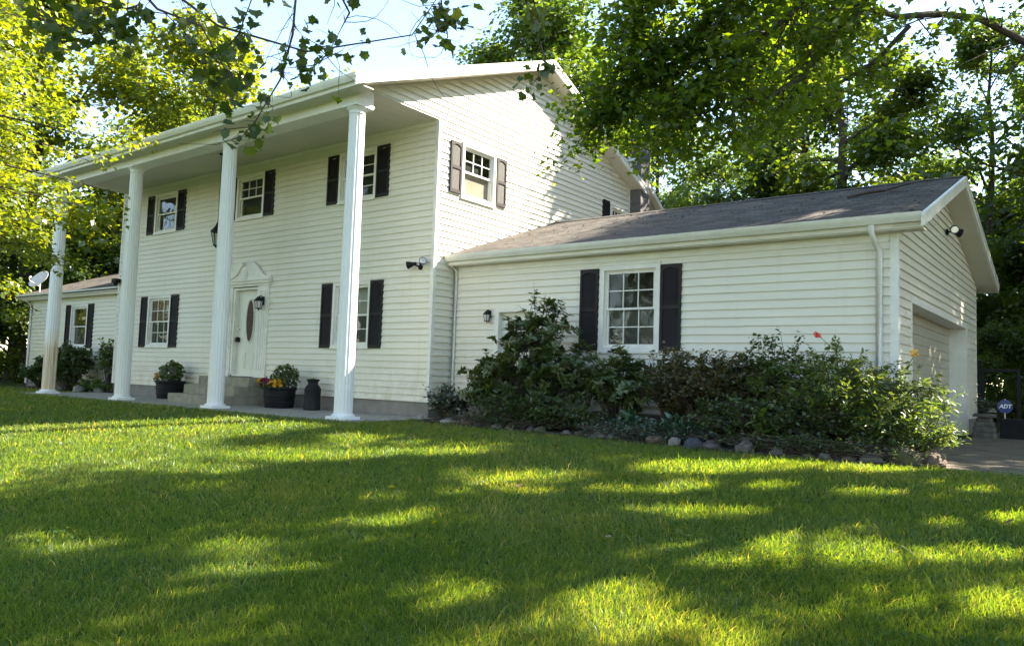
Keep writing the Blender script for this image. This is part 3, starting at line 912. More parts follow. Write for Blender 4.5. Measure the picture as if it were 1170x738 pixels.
GR, GZ, GSF, GSB = 4.08, 4.36, 0.352, 0.276
GX = 8.19
ggl = lambda z: max(G0 + .06, GR - (GZ - z) / GSF)
ggr = lambda z: min(8.5, GR + (GZ - z) / GSB)
lap_wall('garage_gable_wall', ggl, ggr, 0.29, GZ, [(1.50, 7.22, -0.1, 2.20)], (GX, 0, 0), R(90), breaks=(GZ - GSF * (GR - G0), GZ - GSB * (8.5 - GR)))
mb = MB()
mb.box(GX - .35, GX + .022, 1.50, 1.58, -0.05, 2.2); mb.box(GX - .35, GX + .022, 7.02, 7.22, -0.05, 2.2); mb.box(GX - .35, GX + .022, 1.58, 7.02, 2.10, 2.2)
mb.build('garage_door_frame', M_trim, H)
mb = MB()
for k in range(13):
    z = -0.045 + k * 0.165
    mb.prism([(GX - .30, z), (GX - .285, z), (GX - .292, z + .155), (GX - .30, z + .158)], 1, 1.58, 7.02)
mb.box(GX - .32, GX - .299, 1.58, 7.02, -.045, 2.1)
mb.build('garage_door', M_gdoor, H)
mb = MB(); mb.box(GX - .06, GX + .022, 8.44, 8.52, 0.275, 3.12); mb.build('corner_trim', M_trim, H)
gable_roof(0.004, 8.56, 0.285, 3.185, GR, 4.525, 8.93, 3.185, .06)
rake(8.56, 8.60, [(0.24, 3.138), (GR, 4.495), (8.90, 3.165)], 0.155)
rake(8.56, 8.612, [(0.22, 3.157), (GR, 4.518), (8.92, 3.18)], 0.05)
mb = MB()
mb.prism([(0.35, 3.045), (GR, 4.362), (8.88, 3.035), (8.88, 3.015), (GR, 4.342), (0.35, 3.025)], 0, GX - .001, 8.56)
mb.build('soffit', M_soffit, H)
mb = MB(); mb.box(0.024, 8.558, 0.372, 0.398, 3.0, 3.13); mb.build('fascia', M_trim, H)
gutter(0.024, 8.559, 0.27, 3.185)
mb = MB(); mb.box(0.026, 8.556, 0.399, G0 - .002, 2.982, 3.0); mb.build('soffit', M_soffit, H)
mb = MB(); mb.box(0.026, 8.1, G0 - .028, G0 - .005, 2.87, 2.98); mb.build('frieze_board', M_trim, H)

def downspout(pts, w=0.035):
    mb = MB(); mb.tube(pts, w, 4)
    return mb.build('downspout', M_trim, H)
downspout([(7.93, .33, 3.06), (7.93, .33, 2.96), (7.95, .42, 2.84), (7.98, G0 - .06, 2.72), (7.98, G0 - .06, 0.1), (7.98, G0 - .2, 0.03)], .05)
downspout([(0.10, .40, 2.99), (0.09, G0 - .05, 2.9), (0.085, G0 - .05, 0.05)], .028)

# --- left wing (set back like the garage)
lap_wall('left_wing_wall', -20.35, -12.67, 0.29, 2.98, [(-17.08, -15.88, 1.32, 2.74)], (0, G0, 0), 0)
window(1.20, 1.32, 2.74, (-16.48, G0, 0), 0, 'dark', 'grey', (1, 1), True)
for x in (-17.27, -15.68):
    shutter(0.375, 1.32, 2.745, (x, G0, 0), 0)
mb = MB(); mb.box(-20.36, -12.67, G0 + .012, G0 + .2, -0.3, 0.295); mb.build('foundation', M_found, H)
mb = MB(); mb.box(-20.40, -20.3, G0 - .025, 8.5, 0.2, 3.05); mb.box(-20.3, -12.7, 8.3, 8.5, .2, 3.0); mb.build('wing_side_wall', M_siding, H)
gable_roof(-20.8, -12.66, 0.26, 3.175, GR, 4.525, 8.93, 3.185)
mb = MB(); mb.box(-20.8, -12.67, 0.372, 0.398, 3.0, 3.13); mb.build('fascia', M_trim, H)
gutter(-20.8, -12.67, 0.27, 3.17)
mb = MB(); mb.box(-20.8, -12.67, 0.399, G0 - .002, 2.982, 3.0); mb.build('soffit', M_soffit, H)
downspout([(-20.25, .38, 3.0), (-20.25, G0 - .06, 2.8), (-20.25, G0 - .06, 0.05)], .045)
rake(-20.84, -20.8, [(0.30, 3.185), (GR, 4.518), (8.92, 3.18)], 0.17)
mb = MB(); mb.prism([(G0, 3.0), (GR, 4.36), (8.5, 3.1)], 0, -20.40, -20.34); mb.build('gable_wall', M_siding, H)

# --- chimney and the lower rear roof beyond it
mb = MB()
z = -.1
while z < 7.22:
    o = 0.004 if int(round(z / .2)) % 2 else 0.0
    mb.box(-.02 - o, .34 + o, 7.75 - o, 8.25 + o, z, z + .194)
    z += .2
mb.box(-.01, .33, 7.76, 8.24, -.1, 7.28)
mb.box(-.04, .36, 7.73, 8.27, 7.29, 7.35)
mb.build('chimney', M_brick, H)
mb = MB(); mb.prism([(7.72, 6.9), (9.75, 5.65), (9.75, 4.6), (7.72, 4.6)], 0, -8, .02); mb.build('rear_gable_wall', M_tan, H)
mb = MB(); mb.prism([(7.6, 7.02), (9.98, 5.56), (9.98, 5.42), (7.6, 6.88)], 0, .021, .2); mb.build('rake_board', M_trim, H)
mb = MB(); mb.prism([(7.6, 7.06), (10.0, 5.59), (10.0, 5.565), (7.6, 7.025)], 0, -8, .19); mb.build('roof', M_roof, H)

# ------------------------------------------------------------------ steps, pots and small things
ST = thing('front_steps', 'three worn concrete steps up to the white front door', 'steps', (-5.98, 0, 0))
for z0, z1, y0 in ((-0.06, .19, -1.42), (.19, .40, -1.03), (.40, .61, -.66)):
    mb = MB(); mb.bbox(-1.03, 1.03, y0, -0.065, z0, z1, .012)
    mb.build('step', M_step, ST)

def leafball(rg, n, c, rad, shell=0.6):
    """points in an ellipsoid, favouring its outside"""
    d = rg.normal(size=(n, 3)); d /= np.linalg.norm(d, axis=1, keepdims=True)
    r = rg.random(n) ** (1 / 3) * (1 - shell) + shell * rg.random(n) ** .25
    return np.array(c) + d * r[:, None] * np.array(rad), d

def bouquet(name, label, cat, loc, rad, n, size, mat, seed, group=None, stem=0.1, flowers=None, tmpl=T_DIAMOND):
    rg = np.random.default_rng(seed)
    T = thing(name, label, cat, loc, 0, group)
    P, d = leafball(rg, n, (0, 0, stem + rad[2] * .55), rad)
    k = P[:, 2] > 0.0; P, d = P[k], d[k]
    leaves('foliage', P, d + rg.normal(0, .5, d.shape) + (0, 0, .3), rg.normal(size=d.shape) + d, size * rg.uniform(.6, 1.3, len(P)), tmpl, mat, rg.random(len(P)), T)
    mb = MB()
    for q in range(7):
        e = rg.normal(0, .3, 2) * np.array(rad[:2])
        mb.tube([(e[0] * .2, e[1] * .2, 0), (e[0] * .6, e[1] * .6, stem), (e[0], e[1], stem + rad[2] * .8)], [.006, .005, .003], 4)
    mb.build('stem', M_twig, T)
    if flowers:
        fm, fn, fs, zmin = flowers
        P, d = leafball(rg, fn * 3, (0, 0, stem + rad[2] * .55), [r * 1.04 for r in rad], 1.0)
        k = d[:, 2] > zmin
        P, d = P[k][:fn], d[k][:fn]
        # each bloom is a rosette of petals
        m = len(P); pet = 12
        PP = np.repeat(P, pet, 0); dd = np.repeat(d, pet, 0)
        tip = rg.normal(size=PP.shape)
        leaves('blooms', PP + dd * .004, dd + rg.normal(0, .35, dd.shape), tip, fs * rg.uniform(.7, 1.2, m * pet), T_DIAMOND, fm, np.repeat(rg.random(m), pet) * .5 + rg.random(m * pet) * .5, T)
    return T

def pot(label, loc):
    T = thing('planter', label, 'planter', loc, 0, 'black barrel planters by the steps')
    mb = MB(); mb.lathe([(.30, 0), (.305, .01), (.325, .2), (.345, .42), (.345, .44), (.325, .44), (.32, .40)], seg=36); mb.build('tub', M_plastic, T)
    mb = MB(); mb.lathe([(.346, .39), (.362, .395), (.362, .455), (.346, .46), (.328, .46), (.328, .43)], seg=36)
    for z in (.10, .24):
        mb.lathe([(.30 + .1 * z + .012, z), (.30 + .1 * z + .018, z + .005), (.30 + .1 * z + .022, z + .035), (.30 + .1 * z + .012, z + .04)], seg=36)
    mb.build('rim', M_plastic, T)
    mb = MB(); mb.lathe([(.32, .40), (.30, .41), (.0001, .415)], seg=24); mb.build('soil', M_mulch, T)
    return T
PA = (-3.98, -.52, -.02)
pot('black barrel planter with orange, purple and green plants right of the steps', PA)
PB = (-8.72, -.42, -.02)
pot('black barrel planter with a dark green plant left of the steps', PB)
bouquet('leafy_plant', 'dark green mounded plant with pale variegated leaves in the right planter', 'plant', (PA[0] + .08, PA[1] + .06, PA[2] + .40), (.33, .30, .30), 900, .075, M_leaf_dark, 11, flowers=(M_pet_wh, 8, .03, .2))
bouquet('chrysanthemum', 'orange chrysanthemum spilling over the left edge of the right planter', 'flowers', (PA[0] - .34, PA[1] - .20, PA[2] + .42), (.17, .15, .12), 160, .05, M_leaf_mid, 12, 'chrysanthemums in the planters', .03, (M_pet_or, 46, .045, -.4))
bouquet('chrysanthemum', 'magenta chrysanthemum between two orange ones in the right planter', 'flowers', (PA[0] - .08, PA[1] - .32, PA[2] + .44), (.15, .12, .11), 160, .05, M_leaf_dark, 13, 'chrysanthemums in the planters', .03, (M_pet_mg, 44, .042, -.4))
bouquet('chrysanthemum', 'orange chrysanthemum at the front middle of the right planter', 'flowers', (PA[0] + .14, PA[1] - .25, PA[2] + .42), (.20, .13, .12), 160, .05, M_leaf_mid, 14, 'chrysanthemums in the planters', .03, (M_pet_or, 52, .045, -.4))
bouquet('trailing_plant', 'thin trailing grey green sprig at the right rim of the right planter', 'plant', (PA[0] + .31, PA[1] + .0, PA[2] + .40), (.13, .10, .14), 60, .05, M_bushgrey, 15)
bouquet('leafy_plant', 'dark green bushy plant with rusty leaves in the left planter', 'plant', (PB[0] + .04, PB[1], PB[2] + .40), (.34, .30, .30), 800, .085, M_leaf_dark, 16, flowers=(M_leaf_brown, 12, .06, .1))
bouquet('chrysanthemum', 'small orange chrysanthemum at the left edge of the left planter', 'flowers', (PB[0] - .27, PB[1] - .2, PB[2] + .42), (.10, .10, .13), 80, .05, M_leaf_mid, 17, 'chrysanthemums in the planters', .03, (M_pet_or, 16, .04, -.2))

MC = thing('milk_can', 'old black milk can on the path left of the nearest column', 'milk can', (-2.98, -.42, -.02))
mb = MB(); mb.lathe([(.165, 0), (.178, .012), (.178, .035), (.172, .045), (.172, .43), (.176, .44), (.170, .455), (.135, .515), (.105, .545), (.102, .575)], seg=36); mb.build('body', M_blackmetal, MC)
mb = MB(); mb.lathe([(.104, .57), (.112, .60), (.14, .635), (.142, .65), (.12, .652), (.10, .64), (.095, .655), (.03, .665), (.0005, .668)], seg=36); mb.build('lid', M_blackmetal, MC)
for s in (-1, 1):
    mb = MB(); mb.tube([(s * .150, 0, .50), (s * .19, 0, .505), (s * .205, 0, .47), (s * .20, 0, .42), (s * .172, 0, .41)], .009, 8); mb.build('handle', M_blackmetal, MC)

# lamps
def wall_lamp(label, loc, s=1.0):
    T = thing('wall_lamp', label, 'lamp', loc, 0, 'black wall lanterns')
    mb = MB(); mb.bbox(-.05 * s, .05 * s, -.02, 0, -.08 * s, .10 * s, .004); mb.tube([(0, -.015, .07 * s), (0, -.06 * s, .11 * s), (0, -.11 * s, .09 * s)], .012 * s, 8); mb.build('bracket', M_blackmetal, T)
    mb = MB()
    vs = []
    for z, r in ((.085, .03), (.07, .045), (.0, .105), (-.012, .105)):
        for k in range(6):
            a = math.pi / 3 * k
            vs.append((r * s * math.cos(a), -.11 * s + r * s * math.sin(a), z * s))
    fs = [tuple(range(6)), tuple(range(18, 24))[::-1]]
    for j in range(3):
        fs += [(j * 6 + k, (j + 1) * 6 + k, (j + 1) * 6 + (k + 1) % 6, j * 6 + (k + 1) % 6) for k in range(6)]
    mb.add(vs, fs)
    mb.build('hood', M_blackmetal, T)
    mb = MB()
    for k in range(6):
        a = math.pi / 3 * k
        mb.tube([(.088 * s * math.cos(a), -.11 * s + .088 * s * math.sin(a), -.01 * s), (.06 * s * math.cos(a), -.11 * s + .06 * s * math.sin(a), -.16 * s)], .006 * s, 5)
    mb.lathe([(.066 * s, -.175 * s), (.068 * s, -.16 * s), (.03 * s, -.155 * s)], 0, -.11 * s, 0, 12)
    mb.lathe([(.004, -.21 * s), (.012 * s, -.20 * s), (.02 * s, -.176 * s)], 0, -.11 * s, 0, 10)
    mb.build('cage', M_blackmetal, T)
    mb = MB(); mb.lathe([(.052 * s, -.155 * s), (.079 * s, -.012 * s)], 0, -.11 * s, 0, 12); mb.build('glass', M_dish, T)
    return T
wall_lamp('black wall lantern on the pilaster right of the front door', (-5.44, -.06, 2.42), 1.1)
wall_lamp('black wall lantern left of the front door, half behind the second column', (-6.98, -.06, 2.42), 1.1)
wall_lamp('small black wall lantern beside the side door of the garage wing', (.96, G0 - .014, 2.01), .8)

PL = thing('porch_lantern', 'black lantern hanging on a chain from the porch ceiling behind the second column', 'lantern', (-6.10, -.95, 5.86))
mb = MB(); mb.lathe([(.06, -.03), (.065, 0)], seg=16); mb.tube([(0, 0, 0), (0, 0, -1.66)], .009, 6); mb.build('chain', M_blackmetal, PL)
mb = MB(); mb.lathe([(.012, -1.62), (.03, -1.66), (.05, -1.70), (.05, -1.72), (.155, -1.86), (.16, -1.88), (.15, -1.885)], seg=6, smooth=False); mb.build('hood', M_blackmetal, PL)
mb = MB()
for k in range(6):
    a = math.pi / 3 * k
    mb.tube([(.14 * math.cos(a), .14 * math.sin(a), -1.88), (.075 * math.cos(a), .075 * math.sin(a), -2.18)], .009, 5)
mb.lathe([(.03, -2.25), (.05, -2.22), (.085, -2.2), (.085, -2.18)], seg=6, smooth=False); mb.build('cage', M_blackmetal, PL)
mb = MB(); mb.lathe([(.068, -2.18), (.128, -1.885)], seg=6, smooth=False); mb.build('glass', M_glass, PL)

def floodlight(label, loc, rotz, heads, dark=True):
    T = thing('floodlight', label, 'floodlight', loc, rotz, 'twin floodlights on the walls')
    mb = MB(); mb.lathe([(.055, -.02), (.055, .0), (.045, .012)], seg=18)
    base = mb.build('mount', M_plastic, T); base.rotation_euler.x = R(90); base.location.y = -.018
    for hx, hz, yaw, pit in heads:
        mb = MB(); mb.tube([(0, -.03, 0), (hx * .35, -.08, hz * .5), (hx * .6, -.10, hz)], .016, 8)
        d = Vector((math.sin(yaw) * math.cos(pit), -math.cos(yaw) * math.cos(pit), math.sin(pit)))
        p = Vector((hx * .6, -.10, hz))
        mb.tube([p - d * .05, p, p + d * .05, p + d * .13, p + d * .14], [.025, .032, .05, .078, .078], 16)
        hd = mb.build('lamp_head', M_plastic, T)
        mb = MB(); mb.tube([p + d * .1405, p + d * .150], [.066, .055], 16); mb.build('lens', M_chrome, hd)
    return T
floodlight('brown twin floodlight on the front wall near the house corner', (-.33, -.02, 2.93), 0, [(-.16, .06, R(-65), R(-12)), (.16, .08, R(60), R(5))])
floodlight('black floodlight with a pale lens high on the garage gable', (GX + .02, 4.66, 3.68), R(90), [(-.02, .02, R(-70), R(-5)), (.12, .03, R(35), R(-20))])
SCM = thing('security_camera', 'small black camera box on the far corner of the front wall', 'camera', (-12.55, -.03, 3.22))
mb = MB(); mb.bbox(-.22, .02, -.16, 0, -.02, .10, .01); mb.build('body', M_plastic, SCM)
mb = MB(); mb.lathe([(.005, -.09), (.05, -.07), (.07, -.02), (.07, .0)], -.02, -.12, -.02, 14); mb.build('dome', M_plastic, SCM)

DS = thing('satellite_dish', 'pale grey satellite dish on the left end of the wing roof', 'satellite dish', (-19.6, .55, 3.28), R(200))
mb = MB()
prof = [(.0005, 0), (.12, .008), (.25, .035), (.36, .075), (.365, .085), (.35, .082), (.24, .045), (.12, .018), (.0005, .01)]
mb.lathe(prof, seg=32)
di = mb.build('dish', M_dish, DS, (0, 0, .42)); di.rotation_euler = (R(-58), R(12), 0); di.scale = (1.15, .95, 1)
mb = MB(); mb.tube([(0, 0, 0), (0, 0, .30), (0, -.02, .42)], .022, 8); mb.build('mast', M_dish, DS)
mb = MB(); mb.tube([(0, .03, .2), (0, .42, .36), (0, .46, .44)], .014, 6); mb.tube([(0, .44, .46), (0, .38, .50)], [.03, .035], 8); mb.build('feed_arm', M_dish, DS)

# branch lying on the garage roof
def roof_z(y): return 3.175 + (y - .26) * (4.525 - 3.175) / (GR - .26)
mb = MB()
mb.tube([(7.05, 2.55, roof_z(2.55) + .03), (7.3, 2.75, roof_z(2.75) + .05), (7.6, 2.72, roof_z(2.72) + .06), (7.85, 2.95, roof_z(2.95) + .09), (8.2, 3.0, roof_z(3.0) + .12)], [.022, .028, .024, .016, .006], 6)
mb.tube([(7.6, 2.72, roof_z(2.72) + .06), (7.75, 2.5, roof_z(2.5) + .05), (8.0, 2.45, roof_z(2.45) + .04)], [.014, .01, .004], 5)
mb.tube([(7.2, 2.66, roof_z(2.66) + .04), (7.0, 2.9, roof_z(2.9) + .05)], [.012, .004], 5)
tag(mb.build('fallen_branch', M_twig), 'bare dark branch lying across the shingles near the garage ridge', 'branch')

rg = np.random.default_rng(8)
n = 420
lx = rg.uniform(.3, 8.5, n); ly = .4 + (GR - .5) * rg.random(n) ** .7
tag(leaves('leaf_litter', np.stack([lx, ly, roof_z(ly) + .012], 1), rg.normal(0, .25, (n, 3)) + (0, -.35, 1), rg.normal(size=(n, 3)), rg.uniform(.03, .075, n), T_DIAMOND, M_leaf_brown, rg.random(n)), kind='stuff')

# ------------------------------------------------------------------ stones
def rock(name, label, loc, sx, sy, sz, mat, seed, group='stones edging the flower bed'):
    rg = np.random.default_rng(seed)
    n, m = 12, 8
    mb = MB(); vs = []; fs = []
    off = Vector(rg.uniform(-50, 50, 3)); n, m = 16, 11
    for j in range(m + 1):
        ph = math.pi * j / m - math.pi / 2
        for k in range(n):
            th = 2 * math.pi * k / n
            d = Vector((math.cos(ph) * math.cos(th), math.cos(ph) * math.sin(th), math.sin(ph)))
            r = 1 + .42 * mnoise.noise(d * 1.4 + off) + .20 * mnoise.noise(d * 3.1 + off) - .10 * abs(mnoise.noise(d * 5.0 + off))
            d = d * r
            vs.append((d.x * sx, d.y * sy, max(d.z * sz, -sz * .55)))
    for j in range(m):
        for k in range(n):
            q = (k + 1) % n
            fs.append((j * n + k, j * n + q, (j + 1) * n + q, (j + 1) * n + k))
    mb.add(vs, fs, 0, True)
    o = mb.build(name, mat, None, (loc[0], loc[1], loc[2] + sz * .22), rg.uniform(0, 6.28))
    return tag(o, label, 'stone', group)

_rg = random.Random(4)
x = 0.85
i = 0
spec = {}
ROCKS = [M_rock1, M_rock4, M_rock1, M_rock5, M_rock1, M_rock1, M_rock5]
while x < 8.95:
    s = _rg.uniform(.06, .125)
    mt = ROCKS[i % len(ROCKS)]
    lab = {M_rock1: 'rough grey fieldstone edging the bed in front of the shrubs', M_rock4: 'rusty brown fieldstone edging the bed in front of the shrubs',
           M_rock5: 'mossy dark fieldstone edging the bed in front of the shrubs'}[mt]
    skip = _rg.random() < .22 or any(abs(x - q) < .20 for q in (4.62, 5.55, 5.85, 6.12, 6.85, 8.4, 8.75))
    if not skip:
        rock('fieldstone', lab, (x, float(bed_front(x)) + .13 + _rg.uniform(-.05, .12), -.03), s * 1.25, s * .9, s * _rg.uniform(.55, .85), mt, 100 + i)
    x += s * _rg.uniform(1.9, 3.6); i += 1
rock('fieldstone', 'rounded grey stone at the lawn edge below the small hostas', (4.62, -1.20, -.03), .15, .11, .10, M_rock1, 201)
rock('fieldstone', 'flat tan stone in the bed edge between grey stones', (5.55, -1.32, -.03), .15, .12, .10, M_rock4, 202)
rock('fieldstone', 'pale whitish stone beside the dark blue stone', (5.86, -1.38, -.03), .11, .09, .09, M_rock2, 203)
rock('fieldstone', 'smooth blue black stone, darkest of the bed edge', (6.15, -1.42, -.03), .19, .12, .09, M_rock3, 204)
rock('fieldstone', 'upright grey stone right of the blue black stone', (6.87, -1.50, -.03), .12, .10, .13, M_rock1, 205)
rock('boulder', 'large mossy boulder under the flowering bush at the driveway', (8.62, -1.22, -.04), .20, .17, .17, M_rock5, 206)
rock('fieldstone', 'rust red stone beside the mossy boulder at the driveway', (8.92, -1.12, -.04), .13, .10, .12, M_rock4, 207)
rock('fieldstone', 'grey stone left of the mossy boulder', (8.32, -1.42, -.03), .12, .10, .09, M_rock1, 208)
rock('fieldstone', 'small pale stone at the house corner bed, leftmost in the row', (.42, -.66, -.03), .08, .07, .09, M_rock2, 209)
rock('fieldstone', 'flat pale slab of stone under the small grey shrub', (1.35, -.78, -.03), .30, .16, .06, M_rock2, 210)
rock('fieldstone', 'tan stone at the right end of the flat slab', (1.75, -.82, -.03), .15, .12, .12, M_rock4, 211)
for k, (px, py, s, mt, lab) in enumerate([(-13.5, .0, .2, M_rock2, 'pale round stone in the far bed, nearest the house corner'), (-14.1, -.3, .26, M_rock2, 'largest pale stone of the far bed under the left window'),
                                      (-14.8, -.5, .18, M_rock1, 'grey stone in the far bed beside the largest pale one'), (-15.5, -.6, .17, M_rock1, 'grey stone at the left end of the far bed')]):
    rock('fieldstone', lab, (px, py, -.03), s, s * .7, s * .6, mt, 230 + k, 'stones edging the far bed')

# ------------------------------------------------------------------ shrubs
def shrub(name, label, loc, hgt, rx, ry, n_stem, n_leaf, size, mat, seed, tmpl=T_OVAL, droop=0.15, group=None, whorl=False, cat='shrub', lean=(0, 0), topbias=0.45, sunk=0.0):
    """stems fan out from the base, leaves sit along their outer part"""
    rg = np.random.default_rng(seed)
    T = thing(name, label, cat, loc, 0, group)
    mb = MB()
    tips = []
    segs = []
    for s in range(n_stem):
        a = rg.uniform(0, 2 * math.pi); q = math.sqrt(rg.random())
        hh = hgt * (1 - topbias * q ** 2) * rg.uniform(.62, 1.0)
        ex, ey = math.cos(a) * q * rx + lean[0] * hh, math.sin(a) * q * ry + lean[1] * hh
        p = [np.array((ex * .12, ey * .12, 0)), np.array((ex * .45, ey * .45, hh * .45)), np.array((ex * .8, ey * .8, hh * .82)), np.array((ex * 1.05, ey * 1.05, hh * (1 - droop * q)))]
        p = [v + rg.normal(0, .03, 3) * (k > 0) for k, v in enumerate(p)]
        mb.tube(p, [.013, .010, .007, .003], 4)
        segs.append(p)
        for b in range(4):
            t = rg.uniform(.35, .95) * 3
            j = min(int(t), 2); u = t - j
            o = p[j] * (1 - u) + p[j + 1] * u
            dv = rg.normal(0, 1, 3) * (rx, ry, .4 * hgt) * .22 + (0, 0, .05)
            e = o + dv
            mb.tube([o, (o + e) / 2 + (0, 0, .02), e], [.006, .004, .002], 3)
            segs.append([o, (o + e) / 2 + np.array((0, 0, .02)), e])
    mb.build('stems', M_twig, T)
    L = len(segs)
    if whorl:
        nt_ = n_leaf // 9
        idx = rg.integers(0, L, nt_)
        t = np.clip(rg.beta(3.2, 1.0, nt_), 0, 1)
    else:
        nt_ = n_leaf
        idx = rg.integers(0, L, nt_)
        t = rg.beta(1.7, 1.0, nt_)
    P = np.empty((nt_, 3)); D = np.empty((nt_, 3))
    for q in range(nt_):
        p = segs[idx[q]]
        f = t[q] * (len(p) - 1); j = min(int(f), len(p) - 2); u = f - j
        P[q] = p[j] * (1 - u) + p[j + 1] * u
        D[q] = p[j + 1] - p[j]
    D /= np.linalg.norm(D, axis=1, keepdims=True) + 1e-9
    if whorl:
        D = D + (0, 0, .8); D /= np.linalg.norm(D, axis=1, keepdims=True)
        m = 9
        rv = rg.random(nt_)
        P = np.repeat(P, m, 0) + rg.normal(0, .012, (nt_ * m, 3)); D = np.repeat(D, m, 0)
        tip = rg.normal(size=P.shape); tip -= D * np.sum(tip * D, 1, keepdims=True); tip /= np.linalg.norm(tip, axis=1, keepdims=True)
        tip = tip + D * rg.normal(.25, .35, (len(P), 1))
        nr = D * 1.0 - tip * .2 + rg.normal(0, .2, P.shape)
        rnd = np.clip(np.repeat(rv, m) * .6 + rg.random(len(P)) * .4, 0, 1)
    else:
        P = P + rg.normal(0, .03, P.shape)
        tip = D + rg.normal(0, .8, P.shape)
        nr = rg.normal(0, .55, P.shape) + (0, 0, 1)
        rnd = np.clip(rg.normal(.42, .24, nt_), 0, 1)
    k = P[:, 2] > .02
    leaves('foliage', P[k], nr[k], tip[k], size * rg.uniform(.65, 1.25, k.sum()), tmpl, mat, rnd[k], T)
    return T

shrub('shrub', 'small rounded grey green shrub at the corner of the house', (.78, -.30, -.02), .66, .48, .36, 60, 1900, .075, M_bushgrey, 21, T_DIAMOND)
shrub('rhododendron', 'tall dark rhododendron in front of the side door', (2.75, -.20, -.02), 2.6, 1.15, .62, 70, 9500, .115, M_rhodo, 22, whorl=True, topbias=.62)
shrub('rhododendron', 'low left flank rhododendron leaning toward the downspout', (1.85, -.25, -.02), 1.45, .62, .5, 46, 6000, .105, M_rhodo, 23, whorl=True)
shrub('rhododendron', 'lower rhododendron with upright shoots under the garage window', (4.25, -.15, -.02), 1.45, .80, .5, 48, 5000, .11, M_rhodo, 24, whorl=True, topbias=.3)
shrub('shrub', 'thin leaved reddish shrub under the right shutter of the garage window', (5.25, -.15, -.02), 1.48, .60, .45, 44, 3800, .06, M_bushred, 25, T_DIAMOND, topbias=.2)
shrub('shrub', 'dark spreading reddish shrub in the middle of the garage bed', (6.1, -.35, -.02), 1.45, 1.0, .65, 80, 10500, .06, M_bushred, 26, T_DIAMOND, topbias=.35)
shrub('shrub', 'dark arching shrub left of the flowering bush', (6.55, -.2, -.02), 1.62, .55, .45, 26, 2600, .065, M_bushdark, 27, T_DIAMOND, topbias=.2, lean=(.12, 0))
shrub('flowering_bush', 'large green flowering bush at the garage corner', (7.75, -.45, -.02), 1.45, 1.25, .75, 90, 12000, .07, M_bushgrn, 28, T_OVAL, topbias=.38)
shrub('shrub', 'low green leaved shrub by the mossy boulder at the driveway', (8.5, -.85, -.03), .72, .62, .42, 54, 4200, .070, M_bushgrn, 29, T_OVAL)
shrub('shrub', 'dark low shrub filling the front of the garage bed', (6.9, -.95, -.02), .75, 1.0, .48, 70, 6500, .06, M_bushdark, 30, T_DIAMOND)
shrub('shrub', 'dark low shrub under the rhododendron at the lawn edge', (3.2, -.80, -.02), .62, 1.25, .32, 60, 4200, .09, M_bushdark, 31, T_OVAL)
shrub('hosta', 'bluish hosta at the lawn edge below the garage window', (4.95, -.98, -.02), .32, .34, .22, 26, 420, .14, M_hosta, 32, T_OVAL, cat='plant', group='hostas in the garage bed')
shrub('hosta', 'bluish hosta behind the blue black stone', (5.75, -1.05, -.02), .34, .36, .22, 26, 420, .14, M_hosta, 33, T_OVAL, cat='plant', group='hostas in the garage bed')
for gx0, gl_, sd_ in ((2.6, 'low leafy ground cover spilling over the stones below the tall rhododendron', 43), (5.3, 'low leafy ground cover spilling over the stones below the hostas', 44), (7.6, 'low leafy ground cover spilling over the stones below the flowering bush', 45)):
    shrub('ground_cover', gl_, (gx0, float(bed_front(gx0)) + .20, -.02), .20, 1.25, .20, 70, 2200, .055, M_bushdark if sd_ != 44 else M_hosta, sd_, T_OVAL, cat='plant', group='ground cover along the bed edge')
shrub('young_plant', 'single upright broad leaved young plant among the dark shrubs', (7.02, -1.28, -.02), .55, .12, .1, 3, 70, .16, M_bushgrn, 34, T_OVAL, cat='plant')
shrub('shrub', 'dark round shrub left of the rust stained column', (-17.6, .0, -.05), 1.15, .95, .5, 60, 4200, .11, M_bushdark, 35, T_DIAMOND)
shrub('shrub', 'dark round shrub right of the rust stained column under the far window', (-15.25, -.1, -.05), 1.65, .95, .5, 70, 5600, .11, M_bushdark, 36, T_DIAMOND, topbias=.3)
shrub('climbing_shrub', 'thin climbing shrub at the far corner of the house', (-13.15, .15, -.05), 1.85, .42, .3, 24, 900, .10, M_bushgrn, 37, T_DIAMOND, topbias=.15)
shrub('ground_cover', 'low green plants around the stones of the far bed', (-14.2, .1, -.04), .28, 1.1, .3, 60, 1500, .09, M_leaf_mid, 38, T_DIAMOND, cat='plant')

# two long flowering shoots
def shoot(label, pts, seed, n=26):
    T = thing('flower_stem', label, 'flower', (0, 0, 0), 0, 'long flower stems above the bush')
    mb = MB(); mb.tube(pts, [.010, .009, .007, .005], 6); mb.build('stem', M_bushstem, T)
    rg = np.random.default_rng(seed)
    pt = np.array(pts, float)
    t = rg.uniform(.0, .8, n) * 3; j = t.astype(int); u = (t - j)[:, None]
    P = pt[j] * (1 - u) + pt[np.minimum(j + 1, 3)] * u
    leaves('foliage', P, rg.normal(0, .5, P.shape) + (0, 0, 1), rg.normal(size=P.shape), .085 * rg.uniform(.7, 1.2, n), T_OVAL, M_bushgrn, rg.random(n), T)
    P = np.repeat(pt[3][None], 40, 0) + rg.normal(0, .020, (40, 3))
    d = rg.normal(size=P.shape)
    leaves('blooms', P, d, d[:, ::-1], .036 * rg.uniform(.7, 1.2, 40), T_DIAMOND, M_pet_rd if seed == 1 else M_pet_or, rg.random(40), T)
M_bushstem = plain('green_stem', (0.20, 0.24, 0.08), 0.6, 0.15, 10)
shoot('long leaning stem with a red bloom above the flowering bush', [(8.05, -.5, .9), (7.85, -.5, 1.12), (7.68, -.48, 1.28), (7.45, -.46, 1.50)], 1)
